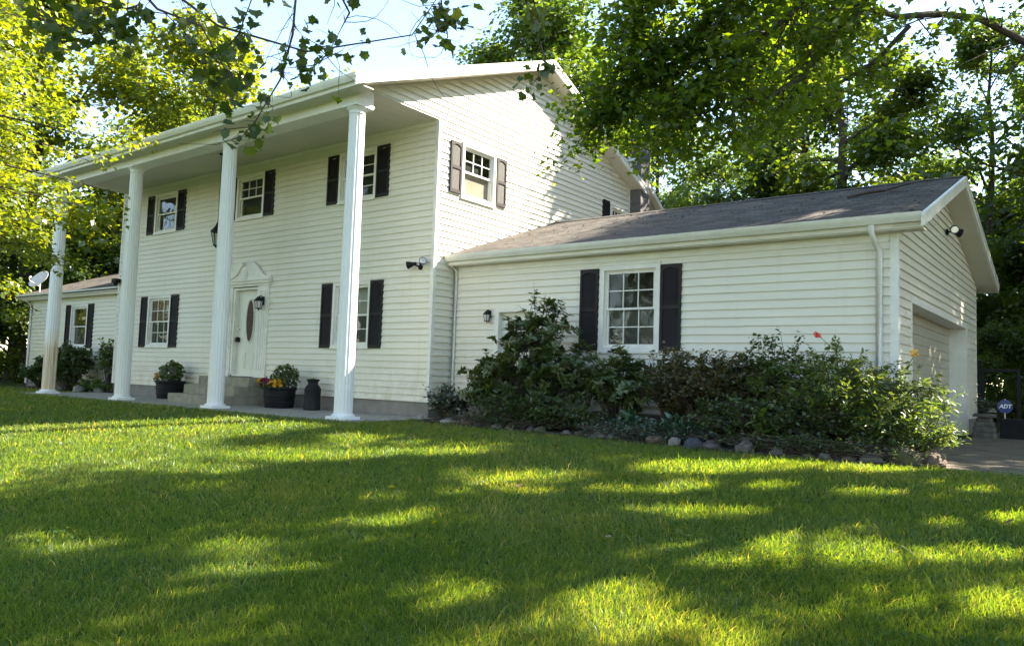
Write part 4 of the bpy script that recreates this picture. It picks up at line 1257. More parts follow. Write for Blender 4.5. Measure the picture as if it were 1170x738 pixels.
shoot('shorter stem with an orange bloom in front of the garage door', [(8.35, -.45, .8), (8.45, -.4, .98), (8.52, -.35, 1.12), (8.58, -.3, 1.27)], 2)

# ------------------------------------------------------------------ beyond the garage: pedestal, trough, frame, sign, rail
PD = thing('stone_pedestal', 'stacked stone pedestal at the far post of the garage door', 'pedestal', (8.55, 6.72, -.05))
for k, (a, z0, z1) in enumerate(((.20, 0, .12), (.19, .12, .23), (.165, .23, .32), (.13, .32, .40), (.19, .40, .47))):
    mb = MB(); mb.bbox(-a, a, -a, a, z0, z1 - .006, .025); mb.build('block', M_rock1, PD)
def trough(label, loc, w, d, h):
    T = thing('planter_box', label, 'planter', loc, 0, 'dark planter boxes by the driveway')
    mb = MB(); mb.bbox(-w / 2, w / 2, -d / 2, d / 2, 0, h, .01); mb.box(-w / 2 - .02, w / 2 + .02, -d / 2 - .02, d / 2 + .02, h - .06, h + .01); mb.build('box', M_plastic, T)
    mb = MB(); mb.box(-w / 2 + .02, w / 2 - .02, -d / 2 + .02, d / 2 - .02, h + .0105, h + .02); mb.build('soil', M_mulch, T)
trough('narrow dark planter box next to the stone pedestal', (9.0, 7.0, -.05), .42, .4, .36)
trough('long dark planter box right of the narrow one by the driveway', (9.85, 7.2, -.05), 1.1, .45, .38)
shrub('planter_plants', 'short green plants in the long dark planter box', (9.75, 7.2, .32), .28, .55, .2, 40, 900, .07, M_leaf_mid, 41, T_DIAMOND, cat='plant')
shrub('potted_plant', 'pale flowering plant on the stone pedestal', (8.55, 6.72, .41), .28, .14, .12, 14, 160, .07, M_bushgrey, 42, T_DIAMOND, cat='plant')
SG = thing('yard_sign', 'blue octagonal security sign on a stake behind the planter boxes', 'sign', (8.74, 8.3, -.05), R(20))
mb = MB(); mb.tube([(0, 0, 0), (0, 0, .75)], .012, 6); mb.build('stake', M_chrome, SG)
mb = MB()
oc = [(.15 * math.cos(math.pi / 8 + k * math.pi / 4), .60 + .15 * math.sin(math.pi / 8 + k * math.pi / 4)) for k in range(8)]
mb.prism(oc, 1, -.022, -.010)
pn = mb.build('panel', M_sign, SG)
tc_ = bpy.data.curves.new('lettering', 'FONT'); tc_.body = 'ADT'; tc_.size = .110; tc_.align_x = 'CENTER'; tc_.align_y = 'CENTER'; tc_.extrude = .002; tc_.shear = .2; tc_.offset = .004
to = bpy.data.objects.new('tmp', tc_); COL.objects.link(to)
bpy.context.view_layer.update()
tm = bpy.data.meshes.new_from_object(to.evaluated_get(bpy.context.evaluated_depsgraph_get()))
bpy.data.objects.remove(to)
lt = bpy.data.objects.new('lettering', tm); COL.objects.link(lt); tm.materials.clear(); tm.materials.append(M_signw)
lt.parent = pn; lt.location = (0, -.025, .60); lt.rotation_euler = (R(90), 0, 0)
FR = thing('garden_frame', 'black iron garden gate frame beyond the garage', 'gate', (8.75, 9.6, -.06))
for px, h in ((-.62, 1.62), (-.55, 1.44), (.14, 1.44)):
    mb = MB(); mb.box(px - .035, px + .035, -.03, .03, 0, h); mb.build('post', M_blackmetal, FR)
mb = MB(); mb.box(-.515, .105, -.025, .025, 1.37, 1.43); mb.build('top_rail', M_blackmetal, FR)
RF = thing('rail_fence', 'low white rail fence behind the blue sign', 'fence', (8.2, 15.0, -.06))
for z in (.35, .60):
    mb = MB(); mb.box(-3, 3, -.02, .02, z, z + .11); mb.build('rail', M_trim, RF)
for px in (-3, -1, 1.2, 3):
    mb = MB(); mb.box(px - .06, px + .06, -.1, -.021, 0, .85); mb.build('post', M_trim, RF)

# a few dry leaves on the lawn
rg = np.random.default_rng(77)
for k, (px, py) in enumerate([(6.1, -5.2), (5.2, -5.9), (7.4, -5.0), (8.6, -4.2), (4.4, -4.1), (2.4, -5.0), (9.4, -3.2), (7.0, -3.6), (5.0, -3.0), (8.1, -5.9), (6.7, -4.3), (9.0, -5.1), (7.7, -6.3), (5.8, -7.0), (3.6, -5.4), (8.9, -2.4), (7.2, -2.3), (4.9, -6.6), (9.9, -4.4), (1.2, -4.2), (2.9, -3.4), (6.4, -6.6)]):
    o = leaves('fallen_leaf', np.array([[px, py, float(ground_z(px, py)) + .055]]), np.array([[rg.normal(0, .3), rg.normal(0, .3), 1.0]]), rg.normal(size=(1, 3)), np.array([rg.uniform(.05, .085)]), T_MAPLE, [M_leaf_brown, M_leaf_yel][k % 2], np.array([.9]))
    tag(o, 'dry brown leaf lying on the shaded lawn' if k % 2 == 0 else 'yellow green leaf lying on the lawn', 'leaf', 'fallen leaves on the lawn')

# ------------------------------------------------------------------ trees
def tree_skeleton(rg, Hh, cr, tr, base, nl, mb, lean=(0, 0), fork=False, sub=5):
    """trunk, limbs and sub-branches; returns leaf cluster centres with sizes"""
    pts = []
    n = 8
    off = np.zeros(2)
    for k in range(n + 1):
        t = k / n
        off = off + rg.normal(0, .012 * Hh, 2) * (0.3 + t)
        pts.append(np.array((off[0] + lean[0] * t * Hh, off[1] + lean[1] * t * Hh, t * Hh * .86 - .15)))
    rad = [tr * (1.25 if k == 0 else 1) * (1 - .88 * (k / n) ** .9) for k in range(n + 1)]
    mb.tube(pts, rad, 10)
    cl = []
    def at(t):
        f = t * n; j = min(int(f), n - 1); u = f - j
        return pts[j] * (1 - u) + pts[j + 1] * u, rad[j] * (1 - u) + rad[j + 1] * u
    ang = rg.uniform(0, 6.28)
    for i in range(nl):
        t = base + (1 - base) * (i + rg.random() * .6) / nl
        o, r0 = at(min(t, .99))
        ang += 2.4 + rg.normal(0, .25)
        shape = math.sin(math.pi * min(1, .25 + .75 * (t - base) / (1 - base) * .98)) ** .6
        L = cr * shape * rg.uniform(.8, 1.12)
        el = R(10 + 55 * (t - base) / (1 - base)) + rg.normal(0, .12)
        d = np.array((math.cos(ang) * math.cos(el), math.sin(ang) * math.cos(el), math.sin(el)))
        m = 5
        lp = [o]
        dd = d.copy()
        for k in range(m):
            dd = dd + rg.normal(0, .13, 3) + (0, 0, .05); dd /= np.linalg.norm(dd)
            lp.append(lp[-1] + dd * L / m)
        lr = [max(.012, r0 * .55 * (1 - .85 * k / m)) for k in range(m + 1)]
        mb.tube(lp, lr, 6)
        for s in range(sub):
            q = rg.uniform(.3, 1.0) * m; j = min(int(q), m - 1); u = q - j
            so_ = lp[j] * (1 - u) + lp[j + 1] * u
            sd_ = dd + rg.normal(0, .75, 3); sd_ /= np.linalg.norm(sd_)
            sL = L * rg.uniform(.2, .42)
            sp = [so_, so_ + sd_ * sL * .5 + rg.normal(0, .06, 3), so_ + sd_ * sL + (0, 0, -.05 * sL)]
            mb.tube(sp, [lr[j] * .45, lr[j] * .3, .006], 4)
            for e in (.45, .8, 1.05):
                c = so_ + sd_ * sL * e
                cl.append((c, cr * rg.uniform(.10, .19)))
        cl.append((lp[-1], cr * .16))
        cl.append((lp[-2], cr * .16))
    cl.append((pts[-1] + (0, 0, Hh * .06), cr * .2)); cl.append((pts[-1], cr * .22))
    return cl

def cluster_leaves(rg, cl, n, flat=.55):
    c = np.array([q[0] for q in cl]); s = np.array([q[1] for q in cl])
    p = s ** 2; p /= p.sum()
    idx = rg.choice(len(cl), n, p=p)
    g = np.clip(rg.normal(0, .62, (n, 3)), -1.5, 1.5)
    P = c[idx] + g * s[idx][:, None] * (1, 1, flat)
    out = g * (1, 1, .5)
    tip = out + rg.normal(0, .5, (n, 3)) + (0, 0, -.35)
    nr = rg.normal(0, .45, (n, 3)) + out * .35 + (0, 0, .9)
    # clumps share a tint
    tint = rg.normal(0, .16, len(cl))[idx]
    rnd = np.clip(.45 + tint + rg.normal(0, .16, n), 0, 1)
    return P, nr, tip, rnd

# sun pools on the lawn (ground x, y); crowns are cut to cast them
SUN_POOLS = [[(4.2, -6.72), (4.33, -7.1), (3.95, -7.51), (3.28, -7.77), (2.63, -7.74), (2.41, -7.38), (2.81, -6.9), (3.6, -6.63)], [(3.42, -4.63), (3.42, -4.98), (2.97, -5.42), (2.28, -5.7), (1.75, -5.67), (1.69, -5.32), (2.19, -4.84), (2.92, -4.56)], [(2.92, -5.96), (2.98, -6.19), (2.72, -6.47), (2.27, -6.63), (1.9, -6.61), (1.83, -6.4), (2.11, -6.11), (2.57, -5.93)], [(4.66, -8.35), (4.72, -8.48), (4.58, -8.66), (4.29, -8.78), (4.0, -8.78), (3.91, -8.65), (4.06, -8.46), (4.38, -8.34)], [(2.36, -3.48), (2.51, -3.77), (2.37, -4.0), (2.05, -4.07), (1.71, -3.93), (1.53, -3.64), (1.66, -3.38), (2.01, -3.32)], [(4.4, -3.68), (4.37, -3.98), (4.01, -4.33), (3.49, -4.55), (3.12, -4.5), (3.12, -4.2), (3.52, -3.83), (4.05, -3.6)], [(6.35, -4.3), (6.3, -4.62), (5.94, -4.99), (5.44, -5.2), (5.08, -5.12), (5.09, -4.79), (5.48, -4.39), (6.01, -4.18)], [(6.46, -5.12), (6.46, -5.3), (6.28, -5.51), (6.02, -5.61), (5.82, -5.54), (5.8, -5.35), (6.0, -5.15), (6.27, -5.04)], [(8.2, -4.93), (8.11, -5.19), (7.79, -5.52), (7.39, -5.69), (7.14, -5.64), (7.2, -5.36), (7.54, -5.02), (7.97, -4.85)], [(7.48, -2.88), (7.45, -3.34), (7.12, -3.71), (6.67, -3.85), (6.36, -3.69), (6.35, -3.25), (6.69, -2.79), (7.17, -2.62)], [(7.89, -2.27), (7.91, -2.73), (7.73, -3.05), (7.45, -3.09), (7.23, -2.85), (7.18, -2.39), (7.32, -1.87), (7.63, -1.82)], [(8.96, -0.94), (8.87, -1.72), (8.5, -2.41), (8.05, -2.65), (7.77, -2.49), (7.8, -1.81), (8.17, -0.97), (8.67, -0.58)], [(9.27, -5.49), (9.15, -5.86), (8.73, -6.25), (8.25, -6.47), (7.94, -6.38), (8.03, -6.01), (8.48, -5.57), (9.01, -5.34)], [(10.08, -5.02), (9.95, -5.3), (9.6, -5.59), (9.23, -5.8), (9.04, -5.74), (9.15, -5.48), (9.52, -5.14), (9.91, -4.95)], [(10.0, -3.83), (9.91, -4.17), (9.67, -4.46), (9.4, -4.54), (9.24, -4.36), (9.31, -4.01), (9.57, -3.7), (9.87, -3.63)], [(8.8, -7.33), (8.79, -7.56), (8.62, -7.77), (8.37, -7.85), (8.19, -7.77), (8.15, -7.52), (8.34, -7.28), (8.62, -7.22)], [(7.67, -7.54), (7.7, -7.71), (7.59, -7.88), (7.37, -7.94), (7.18, -7.86), (7.12, -7.68), (7.25, -7.51), (7.47, -7.44)], [(6.6, -7.85), (6.58, -7.94), (6.45, -8.07), (6.26, -8.16), (6.13, -8.16), (6.12, -8.06), (6.26, -7.93), (6.47, -7.85)], [(10.19, -5.99), (10.16, -6.17), (10.06, -6.32), (9.95, -6.33), (9.89, -6.2), (9.91, -6.0), (10.02, -5.85), (10.13, -5.86)], [(7.1, -4.51), (7.09, -4.69), (6.93, -4.86), (6.71, -4.93), (6.56, -4.87), (6.56, -4.69), (6.73, -4.52), (6.95, -4.44)], [(9.1, -4.71), (9.07, -4.91), (8.94, -5.06), (8.78, -5.11), (8.68, -5.01), (8.69, -4.8), (8.83, -4.64), (9.0, -4.59)], [(-4.46, -6.52), (-4.35, -5.81), (-3.39, -4.07), (-2.35, -2.23), (-1.25, -3.02), (-1.62, -4.96), (-1.84, -6.68), (-1.93, -7.28)]]
_pr = random.Random(21)
for _k in range(46):                                     # random small gaps added to fleck the lawn with sun
    _x, _y = _pr.uniform(1.0, 10.2), _pr.uniform(-8.6, -2.2)
    _a, _b = _pr.uniform(.10, .30), _pr.uniform(.12, .40)
    SUN_POOLS.append([(round(_x + _a * math.cos(q * math.pi / 4), 3), round(_y + _b * math.sin(q * math.pi / 4 + .01), 3)) for q in range(8)])
def shaded(rg, P):
    """True for leaves whose shadow misses every chosen sun pool; the others are left out"""
    gz = -0.25
    for _ in range(3):
        t = (P[:, 2] - gz) / SD.z
        gx_, gy_ = P[:, 0] - SD.x * t, P[:, 1] - SD.y * t
        gz = ground_z(gx_, gy_)
    gx_ = gx_ + rg.normal(0, .05, len(P)); gy_ = gy_ + rg.normal(0, .05, len(P))
    hit = np.zeros(len(P), bool)
    for pl in SUN_POOLS:
        mx_, my_ = sum(p[0] for p in pl) / len(pl), sum(p[1] for p in pl) / len(pl)
        pl = [(mx_ + (p[0] - mx_) * 1.22, my_ + (p[1] - my_) * 1.22) for p in pl]
        q = np.zeros(len(P), bool)
        for (xa, ya), (xb, yb) in zip(pl, pl[1:] + pl[:1]):
            if ya == yb: continue
            c = ((ya > gy_) != (yb > gy_)) & (gx_ < (xb - xa) * (gy_ - ya) / (yb - ya) + xa)
            q ^= c
        hit |= q
    return ~(hit & (rg.random(len(P)) < .985))

def make_tree(name, label, cat, Hh, cr, tr, base, nl, nleaf, lsize, mat, seed, loc, group=None, tmpl=T_DIAMOND, lean=(0, 0), sub=4, flat=.55):
    rg = np.random.default_rng(seed)
    T = thing(name, label, cat, loc, 0, group)
    mb = MB()
    cl = tree_skeleton(rg, Hh, cr, tr, base, nl, mb, lean, sub=sub)
    mb.build('trunk', M_bark, T)
    P, nr, tip, rnd = cluster_leaves(rg, cl, nleaf, flat)
    k = shaded(rg, P + np.array(loc))
    leaves('crown', P[k], nr[k], tip[k], lsize * rg.uniform(.65, 1.3, k.sum()), tmpl, mat, rnd[k], T)
    return T

def place(proto, loc, rot, sc, label, group):
    c = copy_tree(proto)
    c.location = loc; c.rotation_euler.z = rot; c.scale = (sc, sc, sc * 1.0)
    c['label'] = label
    if group: c['group'] = group
    return c

GB = 'trees behind the garage'
LB = 'tall dark green tree in the woods behind the garage'
tA = make_tree('deciduous_tree', 'dark green tree just behind the garage roof, with two upright stems', 'tree', 15.5, 4.2, .30, .30, 18, 24000, .19, M_leaf_dark, 1, (2.3, 15.2, -.06))
tB = make_tree('deciduous_tree', LB, 'tree', 19, 5.2, .34, .26, 18, 32000, .20, M_leaf_mid, 2, (13.6, 15.5, -.06), GB)
tC = make_tree('deciduous_tree', LB, 'tree', 19, 5.0, .32,   .18, 18, 30000, .20, M_leaf_dark, 3, (16.5, 10.5, -.06), GB)
tD = make_tree('understory_tree', 'low bushy young tree at the wood edge beyond the driveway', 'tree', 6.5, 2.6, .10, .06, 16, 14000, .17, M_leaf_mid, 4, (11.8, 13.0, -.06), 'young trees at the wood edge')
tE = make_tree('deciduous_tree', 'bright yellow green tree standing beyond the left wing', 'tree', 14, 4.6, .26,   .12, 20, 21000, .21, M_leaf_yel, 5, (-24.5, -2.2, -.06), 'bright trees left of the house')
rr = random.Random(9)
make_tree('deciduous_tree', 'slender green tree rising beside the grey chimney', 'tree', 21, 3.0, .24, .28, 26, 30000, .20, M_leaf_mid, 61, (4.1, 13.9, -.06))
make_tree('deciduous_tree', 'tall green tree close behind the right end of the garage', 'tree', 16.5, 3.3, .22, .25, 20, 14000, .19, M_leaf_dark, 62, (11.4, 10.6, -.06))
place(tA, (-12.2, 20.5, -.06), 2.0, 1.40, 'tree whose top shows over the peak of the main roof', None)
for (x, y, p, sc) in [(7.5, 22, tC, .8), (-3.5, 24, tC, .72), (12.5, 22, tB, 1.05), (18.5, 18, tA, 1.1), (25, 13, tB, .75), (-9.5, 27, tB, .92),
                      (1, 34, tC, .9), (14, 32, tC, .95), (22, 27, tB, 1.1), (-6, 37, tB, 1.0), (27, 20, tC, .9), (30, 9, tB, 1.0), (10, 44, tB, 1.2)]:
    place(p, (x + rr.uniform(-.5, .5), y + rr.uniform(-.5, .5), -.06), rr.uniform(0, 6.28), sc * rr.uniform(.95, 1.05), LB, GB)
for (x, y, sc) in [(8.8, 16.5, .9), (14.5, 14.5, 1.0), (12.2, 17.5, 1.2), (18, 13.5, 1.1), (6.2, 18.5, 1.0), (16, 22, 1.3), (9.8, 23, 1.3), (21, 17, 1.3), (10.3, 12.2, .6), (10.5, 20, 1.2), (13.5, 25, 1.5), (17.5, 28, 1.6), (7.5, 27, 1.5), (20, 22, 1.5), (24, 22, 1.5), (3, 28, 1.4), (11, 32, 1.6), (9.6, 14.6, .55), (8.2, 12.6, .42), (9.4, 13.4, .5), (10.6, 14.2, .5), (13, 20.5, 1.1)]:
    place(tD, (x, y, -.06), rr.uniform(0, 6.28), sc, 'low bushy young tree at the wood edge beyond the driveway', 'young trees at the wood edge')
LL = 'bright yellow green tree standing beyond the left wing'
for (x, y, p, sc) in [(-29, 3.5, tE, 1.5), (-23.5, 9.0, tE, 1.28), (-34, -3, tE, 1.5), (-28, -8, tE, 1.3), (-22, 15.5, tE, 1.2), (-40, 4, tE, 1.3), (-31, 11, tE, 1.1)]:
    place(p, (x, y, float(ground_z(x, y))), rr.uniform(0, 6.28), sc, LL, 'bright trees left of the house')
for (x, y, sc) in [(-24, 3, .9), (-26.5, -4.5, .8), (-30, -1.5, 1.1), (-23.5, -5.5, .55), (-35, -8, 1.2), (-27, 7, 1.2), (-31, 4, 1.3), (-36, 1, 1.5), (-40, -6, 1.6), (-33, -12, 1.4), (-22.2, -1.2, .4), (-24.2, -2.6, .5), (-27, -3.5, .8), (-38, 9, 1.6), (-24.5, 5.5, 1.0)]:
    place(tD, (x, y, float(ground_z(x, y))), rr.uniform(0, 6.28), sc, 'low bushy young tree beyond the left wing', 'young trees left of the house')
for (x, y, p, sc) in [(-19.5, 15, tB, .75), (-26, 17, tC, .7), (-35, 14, tB, 1.0), (-17.5, 20, tB, .72)]:
    place(p, (x, y, -.06), rr.uniform(0, 6.28), sc, 'darker green tree behind the left wing', 'dark trees behind the left wing')
# the far side of the yard, seen mirrored in the window glass
for k in range(12):
    a = R(-160 + k * 13.0)
    x, y = 2 + 34 * math.cos(a) + rr.uniform(-2, 2), -6 + 34 * math.sin(a) + rr.uniform(-2, 2)
    place([tB, tC, tA][k % 3], (x, y, float(ground_z(x, y))), rr.uniform(0, 6.28), rr.uniform(.65, .8), 'tree across the yard, mirrored in the window panes', 'trees across the yard')

# near maple overhanging from the right
def near_maple():
    rg = np.random.default_rng(31)
    T = thing('maple_tree', 'big maple overhanging the garage and lawn from the right', 'tree', (0, 0, 0))
    mb = MB()
    mb.tube([(13.9, 1.6, -.2), (13.7, 1.6, 1.2), (13.5, 1.5, 3.2), (13.2, 1.4, 5.0), (13.0, 1.3, 7.0), (13.2, 1.2, 9.5), (13.3, 1.0, 12.0)], [.42, .34, .30, .27, .22, .15, .05], 12)
    limbs = [
        ([(13.3, 1.4, 4.6), (11.6, 1.6, 5.15), (10.2, 1.2, 5.25), (9.71, .49, 5.30), (9.31, -.21, 5.43), (8.91, -.76, 5.38), (8.61, -1.23, 5.23), (8.32, -1.83, 5.17), (7.88, -2.19, 5.45)], [.12, .085, .06, .048, .044, .040, .036, .032, .016]),
        ([(8.32, -1.83, 5.17), (8.03, -2.02, 4.80), (7.81, -2.27, 4.35), (7.53, -2.59, 4.05), (7.21, -2.95, 3.92), (6.85, -3.2, 3.75)], [.045, .038, .034, .028, .02, .01]),
        ([(8.67, -1.05, 5.18), (8.29, -1.06, 4.82), (7.86, -1.0, 4.66), (7.47, -1.15, 4.51), (7.0, -1.2, 4.35)], [.03, .028, .022, .016, .008]),
        ([(13.1, 1.35, 6.2), (11.0, 0.0, 6.9), (9.0, -2.0, 6.2), (8.1, -2.9, 5.7), (7.50, -3.10, 5.26), (7.07, -3.02, 4.97), (6.54, -3.02, 4.64), (6.2, -3.03, 4.40), (5.75, -3.1, 4.05)], [.12, .10, .07, .05, .04, .034, .028, .02, .01]),
        ([(9.4, -1.6, 6.35), (8.8, -2.3, 5.8), (8.26, -2.53, 5.39), (7.73, -2.63, 4.90), (7.30, -2.81, 4.54), (6.92, -2.95, 4.2), (6.70, -3.02, 3.95)], [.05, .045, .04, .034, .028, .018, .008]),
        ([(8.1, -2.9, 5.7), (7.3, -3.4, 5.6), (6.70, -3.59, 5.38), (6.45, -3.53, 5.1), (6.2, -3.43, 4.85)], [.045, .035, .03, .02, .007]),
        ([(13.0, 1.3, 7.0), (12.0, 2.5, 8.2), (11.2, 3.4, 9.0)], [.12, .09, .03]),
        ([(13.1, 1.2, 8.0), (11.5, -.5, 9.0), (10.4, -1.4, 9.4)], [.10, .08, .03]),
        ([(13.2, 1.2, 9.0), (14.5, 3.2, 10), (16, 4.5, 10.8)], [.10, .06, .02]),
        ([(13.3, 1.4, 5.6), (15.5, 1.0, 6.8), (18, .5, 7.6)], [.12, .08, .03]),
        ([(13.1, 1.3, 6.6), (12.8, -1.5, 7.6), (12.3, -3.8, 8.1)], [.11, .08, .03]),
        ([(13.2, 1.0, 10.5), (12.0, .3, 12), (10.8, -.6, 12.8)], [.08, .05, .02]),
    ]
    cl = []
    for li, (p, r) in enumerate(limbs):
        mb.tube(p, r, 8)
        p = [np.array(q) for q in p]
        big = li in (6, 7, 8, 9, 10, 11)
        nside = 13 if big else (10 if li in (3, 4, 5) else 4) * (len(p) - 1)
        for s in range(nside):
            lo = {0: 1.0, 3: 3.2, 4: 1.6, 5: 1.4}.get(li, 0.2)
            f = rg.uniform(lo, len(p) - 1.001); j = int(f); u = f - j
            o = p[j] * (1 - u) + p[j + 1] * u
            ax = p[j + 1] - p[j]; ax /= np.linalg.norm(ax)
            d = ax * .6 + rg.normal(0, .8, 3) * (1, 1, .3) + (0, 0, -.20)
            d /= np.linalg.norm(d)
            L = rg.uniform(.35, .95) * (1.7 if big else 1.0)
            e = o + d * L + np.array((0, 0, -.12 * L))
            mb.tube([o, (o + e) / 2 + (0, 0, .04), e], [.012, .008, .003], 4)
            for q in (.35, .7, 1.0):
                cl.append((o * (1 - q) + e * q + np.array((0, 0, -.06)), rg.uniform(.20, .32) * (1.9 if big else 1.0)))
    n_low = len(cl)
    up = []
    for k in range(170):                                  # upper crown, mostly out of view, added to shade the lawn
        while True:
            q = rg.uniform(-1, 1, 3)
            if .25 < np.linalg.norm(q) < 1: break
        c = np.array((12.9, 1.4, 9.2)) + q * (5.4, 5.4, 3.6)
        if c[2] < 6.9 + .10 * max(0, 13 - c[0]): continue
        up.append((c, rg.uniform(.45, .8)))
        b = np.array((13.15, 1.25, min(11.0, max(6.0, c[2] - 1.8))))
        md = (b + c) / 2 + rg.normal(0, .25, 3)
        if k % 2 == 0 and shaded(rg, np.array([b * .2 + md * .8, md, (md + c) / 2, md * .25 + c * .75, c])).all():
            mb.tube([b, md, c], [.04, .022, .007], 5)
    mb.build('trunk', M_bark, T)
    P, nr, tip, rnd = cluster_leaves(rg, cl, 36000, .30)
    P2, nr2, tip2, rnd2 = cluster_leaves(rg, up, 26000, .45)
    sz = np.concatenate([.072 * rg.uniform(.55, 1.3, len(P)), .125 * rg.uniform(.55, 1.3, len(P2))])
    P = np.concatenate([P, P2]); nr = np.concatenate([nr, nr2]); tip = np.concatenate([tip, tip2]); rnd = np.concatenate([rnd, rnd2])
    k = shaded(rg, P) | ((P[:, 2] < 5.6) & (P[:, 0] < 7.6))
    P, nr, tip, rnd, sz = P[k], nr[k], tip[k], rnd[k], sz[k]
    leaves('crown', P, nr, tip, sz, T_MAPLE_S, M_leaf_maple, rnd, T)
near_maple()

# maple behind the camera whose thin twigs hang into the top of the picture
def overhead_maple():
    rg = np.random.default_rng(77)
    T = thing('maple_tree', 'maple whose thin leafy twigs hang across the sky at the top left', 'tree', (0, 0, 0))
    mb = MB()
    z0 = float(ground_z(3.4, -14.5))
    mb.tube([(3.4, -14.5, z0 - .1), (3.5, -14.3, 1.0), (3.8, -13.9, 3.0), (4.1, -13.4, 5.0), (4.2, -13.2, 7.5), (4.1, -13.3, 10.5)], [.36, .28, .24, .2, .14, .05], 12)
    mb.tube([(3.9, -13.8, 3.6), (4.8, -12.2, 4.1), (5.7, -10.8, 4.0), (6.4, -9.8, 3.4), (6.9, -9.1, 3.2)], [.11, .085, .06, .035, .015], 8)
    mb.tube([(4.8, -12.2, 4.1), (6.0, -10.6, 4.4), (7.2, -8.9, 4.0), (7.7, -7.8, 3.6)], [.07, .05, .03, .012], 8)
    mb.tube([(4.8, -12.2, 4.1), (5.1, -10.9, 3.6), (5.6, -10.0, 3.05), (5.97, -9.74, 2.8)], [.05, .035, .022, .01], 8)
    tw = [
        ([(6.4, -9.8, 3.4), (6.6, -9.37, 2.80), (6.68, -9.18, 2.61), (6.86, -9.04, 2.53), (6.86, -8.89, 2.35), (6.83, -8.80, 2.18)], 24, .8),
        ([(5.7, -10.0, 3.0), (5.97, -9.74, 2.76), (6.18, -9.56, 2.55), (6.39, -9.39, 2.47), (6.50, -9.31, 2.52)], 30, 1.0),
        ([(6.0, -9.85, 2.9), (6.25, -9.55, 2.72), (6.5, -9.3, 2.62), (6.72, -9.1, 2.60)], 24, .9),
        ([(6.4, -9.8, 3.4), (6.49, -9.09, 2.85), (6.75, -8.88, 2.62), (7.12, -8.58, 2.50), (7.57, -8.24, 2.61), (7.70, -8.16, 2.85)], 12, 1.0),
        ([(6.9, -9.1, 3.2), (7.09, -8.64, 2.92), (7.06, -8.63, 2.59), (7.00, -8.65, 2.35), (6.89, -8.72, 2.11), (6.84, -8.76, 2.03)], 18, .7),
        ([(6.9, -9.1, 3.2), (6.98, -8.8, 2.85), (6.9, -8.85, 2.55), (6.80, -8.92, 2.40)], 14, .8),
        ([(7.2, -8.9, 4.0), (7.42, -7.91, 3.20), (7.43, -7.87, 2.94), (7.46, -7.84, 2.77)], 14, .6),
        ([(7.6, -8.0, 3.7), (7.66, -7.47, 3.27), (7.76, -7.36, 2.90), (7.80, -7.31, 2.71), (7.72, -7.37, 2.57)], 9, .35),
        ([(7.6, -8.0, 3.7), (7.71, -7.44, 3.32), (7.75, -7.38, 3.06), (7.78, -7.35, 2.94)], 9, .5),
        ([(6.9, -9.1, 3.2), (7.25, -8.6, 2.95), (7.3, -8.45, 2.72), (7.2, -8.5, 2.50), (7.15, -8.55, 2.42)], 9, .9),
    ]
    PP = []; TT = []
    for li, (p, n, spread) in enumerate(tw):
        p = [np.array(q) for q in p]
        mb.tube(p, list(np.linspace(.010, .0022, len(p))), 5)
        for k in range(n):
            lo = 1.0
            f = lo + (len(p) - 1.01 - lo) * rg.beta(1.4, 1.0); j = int(f); u = f - j
            o = p[j] * (1 - u) + p[j + 1] * u
            d = rg.normal(0, 1, 3) * (1, 1, .7) + (0, 0, -.25); d /= np.linalg.norm(d)
            L = rg.uniform(.05, .20) * spread
            e = o + d * L
            mb.tube([o, (o + e) / 2 + (0, 0, .01), e], [.0024, .0017, .0010], 3)
            for q in range(rg.integers(2, 6)):
                PP.append(e + rg.normal(0, .030, 3)); TT.append(d + rg.normal(0, .6, 3) + (0, 0, -1.0))
        if li in (3, 6, 9, 0, 4):                        # bare fine twigs
            for k in range(5):
                f = rg.uniform(1, len(p) - 1.01); j = int(f); u = f - j
                o = p[j] * (1 - u) + p[j + 1] * u
                d = rg.normal(0, 1, 3); d /= np.linalg.norm(d)
                q1 = o + d * .14; q2 = q1 + (d + rg.normal(0, .5, 3)) * .12
                mb.tube([o, q1, q2], [.0028, .002, .001], 4)
    for li in (3, 3, 3, 4, 4, 9, 3, 4, 6, 3, 9, 3, 4, 3, 9, 6):
        p = [np.array(q) for q in tw[li][0]]
        f = rg.uniform(1.2, len(p) - 1.02); j = int(f); u = f - j
        o = p[j] * (1 - u) + p[j + 1] * u
        d = rg.normal(0, 1, 3) * (1, 1, .8) + (0, 0, -.2); d /= np.linalg.norm(d)
        cv = rg.normal(0, .35, 3); q = [o]
        for m in range(7):
            d = d + cv * .35 + rg.normal(0, .18, 3); d /= np.linalg.norm(d)
            q.append(q[-1] + d * .06)
        mb.tube(q, list(np.linspace(.0026, .0008, 8)), 4)
        for m in range(rg.integers(0, 3)):
            PP.append(q[-1] + rg.normal(0, .02, 3)); TT.append(d + (0, 0, -.8))
    cl = []
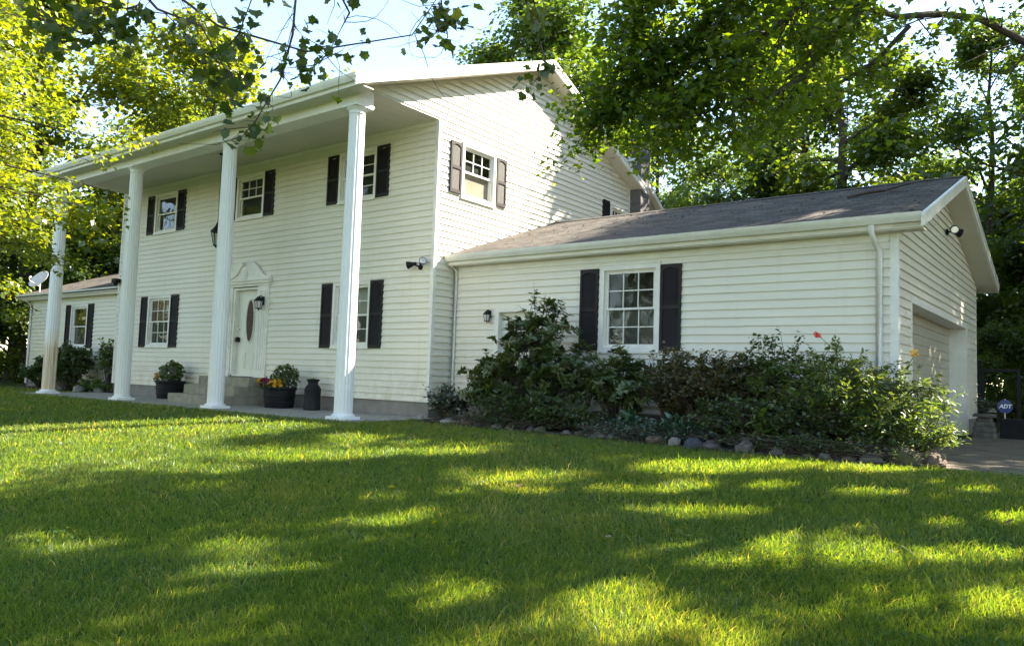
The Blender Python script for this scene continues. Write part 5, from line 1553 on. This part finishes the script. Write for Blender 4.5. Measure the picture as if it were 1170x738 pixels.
    for k in range(60):                                   # the crown proper, above and behind the camera
        a = rg.uniform(0, 6.28); q = math.sqrt(rg.random()) * 3.6
        c = np.array((4.1 + q * math.cos(a), -13.6 + q * math.sin(a), rg.uniform(5.6, 11)))
        cl.append((c, rg.uniform(.5, .9)))
        if k % 3 == 0:
            mb.tube([(4.1, -13.4, max(4.5, c[2] - 2.2)), tuple((c + np.array((4.1, -13.4, c[2] - 1))) / 2), tuple(c)], [.06, .035, .01], 5)
    mb.build('trunk', M_twig, T)
    P, nr, tip, rnd = cluster_leaves(rg, cl, 9000, .6)
    n = len(PP)
    P2 = np.array(PP); T2 = np.array(TT)
    nr2 = rg.normal(0, .9, (n, 3)) + (.2, -.4, .5)
    leaves('crown', np.concatenate([P, P2]), np.concatenate([nr, nr2]), np.concatenate([tip, T2]),
           np.concatenate([.13 * rg.uniform(.7, 1.2, len(P)), (.058 * rg.uniform(.45, 1.35, n))]), T_MAPLE, M_leaf_near, np.concatenate([rnd, rg.random(n)]), T)
overhead_maple()

# sunlit tree at the left edge, in front of the far column
def left_tree():
    rg = np.random.default_rng(55)
    T = thing('deciduous_tree', 'bright sunlit yellow green tree reaching in front of the rust stained column', 'tree', (0, 0, 0))
    mb = MB()
    bx, by = -7.6, -8.4
    z0 = float(ground_z(bx, by))
    mb.tube([(bx, by, z0 - .1), (bx + .1, by, 2.0), (bx, by + .2, 4.5), (bx + .1, by + .1, 7.5), (bx, by, 10.5)], [.26, .2, .16, .1, .03], 10)
    cl = []
    for k in range(74):
        z = rg.uniform(1.9, 10.4)
        a = rg.uniform(-.7, 1.9)
        L = (1.5 + 3.35 * math.sin(math.pi * min(1, (z + 1.2) / 12.0)) ** .8) * rg.uniform(.62, 1.08)
        o = np.array((bx + .05, by + .1, z * .93))
        d = np.array((math.cos(a), math.sin(a), rg.uniform(-.10, .22))); d /= np.linalg.norm(d)
        p = [o, o + d * L * .5 + (0, 0, .18), o + d * L + (0, 0, -.25)]
        mb.tube(p, [.045, .025, .006], 5)
        for q in (.4, .55, .68, .8, .9, 1.0):
            c = o + d * L * q + rg.normal(0, .26, 3) + (0, 0, -.2 * q * q)
            cl.append((c, rg.uniform(.26, .48)))
    mb.build('trunk', M_bark, T)
    P, nr, tip, rnd = cluster_leaves(rg, cl, 33000, .42)
    leaves('crown', P, nr, tip, .092 * rg.uniform(.6, 1.3, len(P)), T_MAPLE_S, M_leaf_yel, rnd, T)
left_tree()
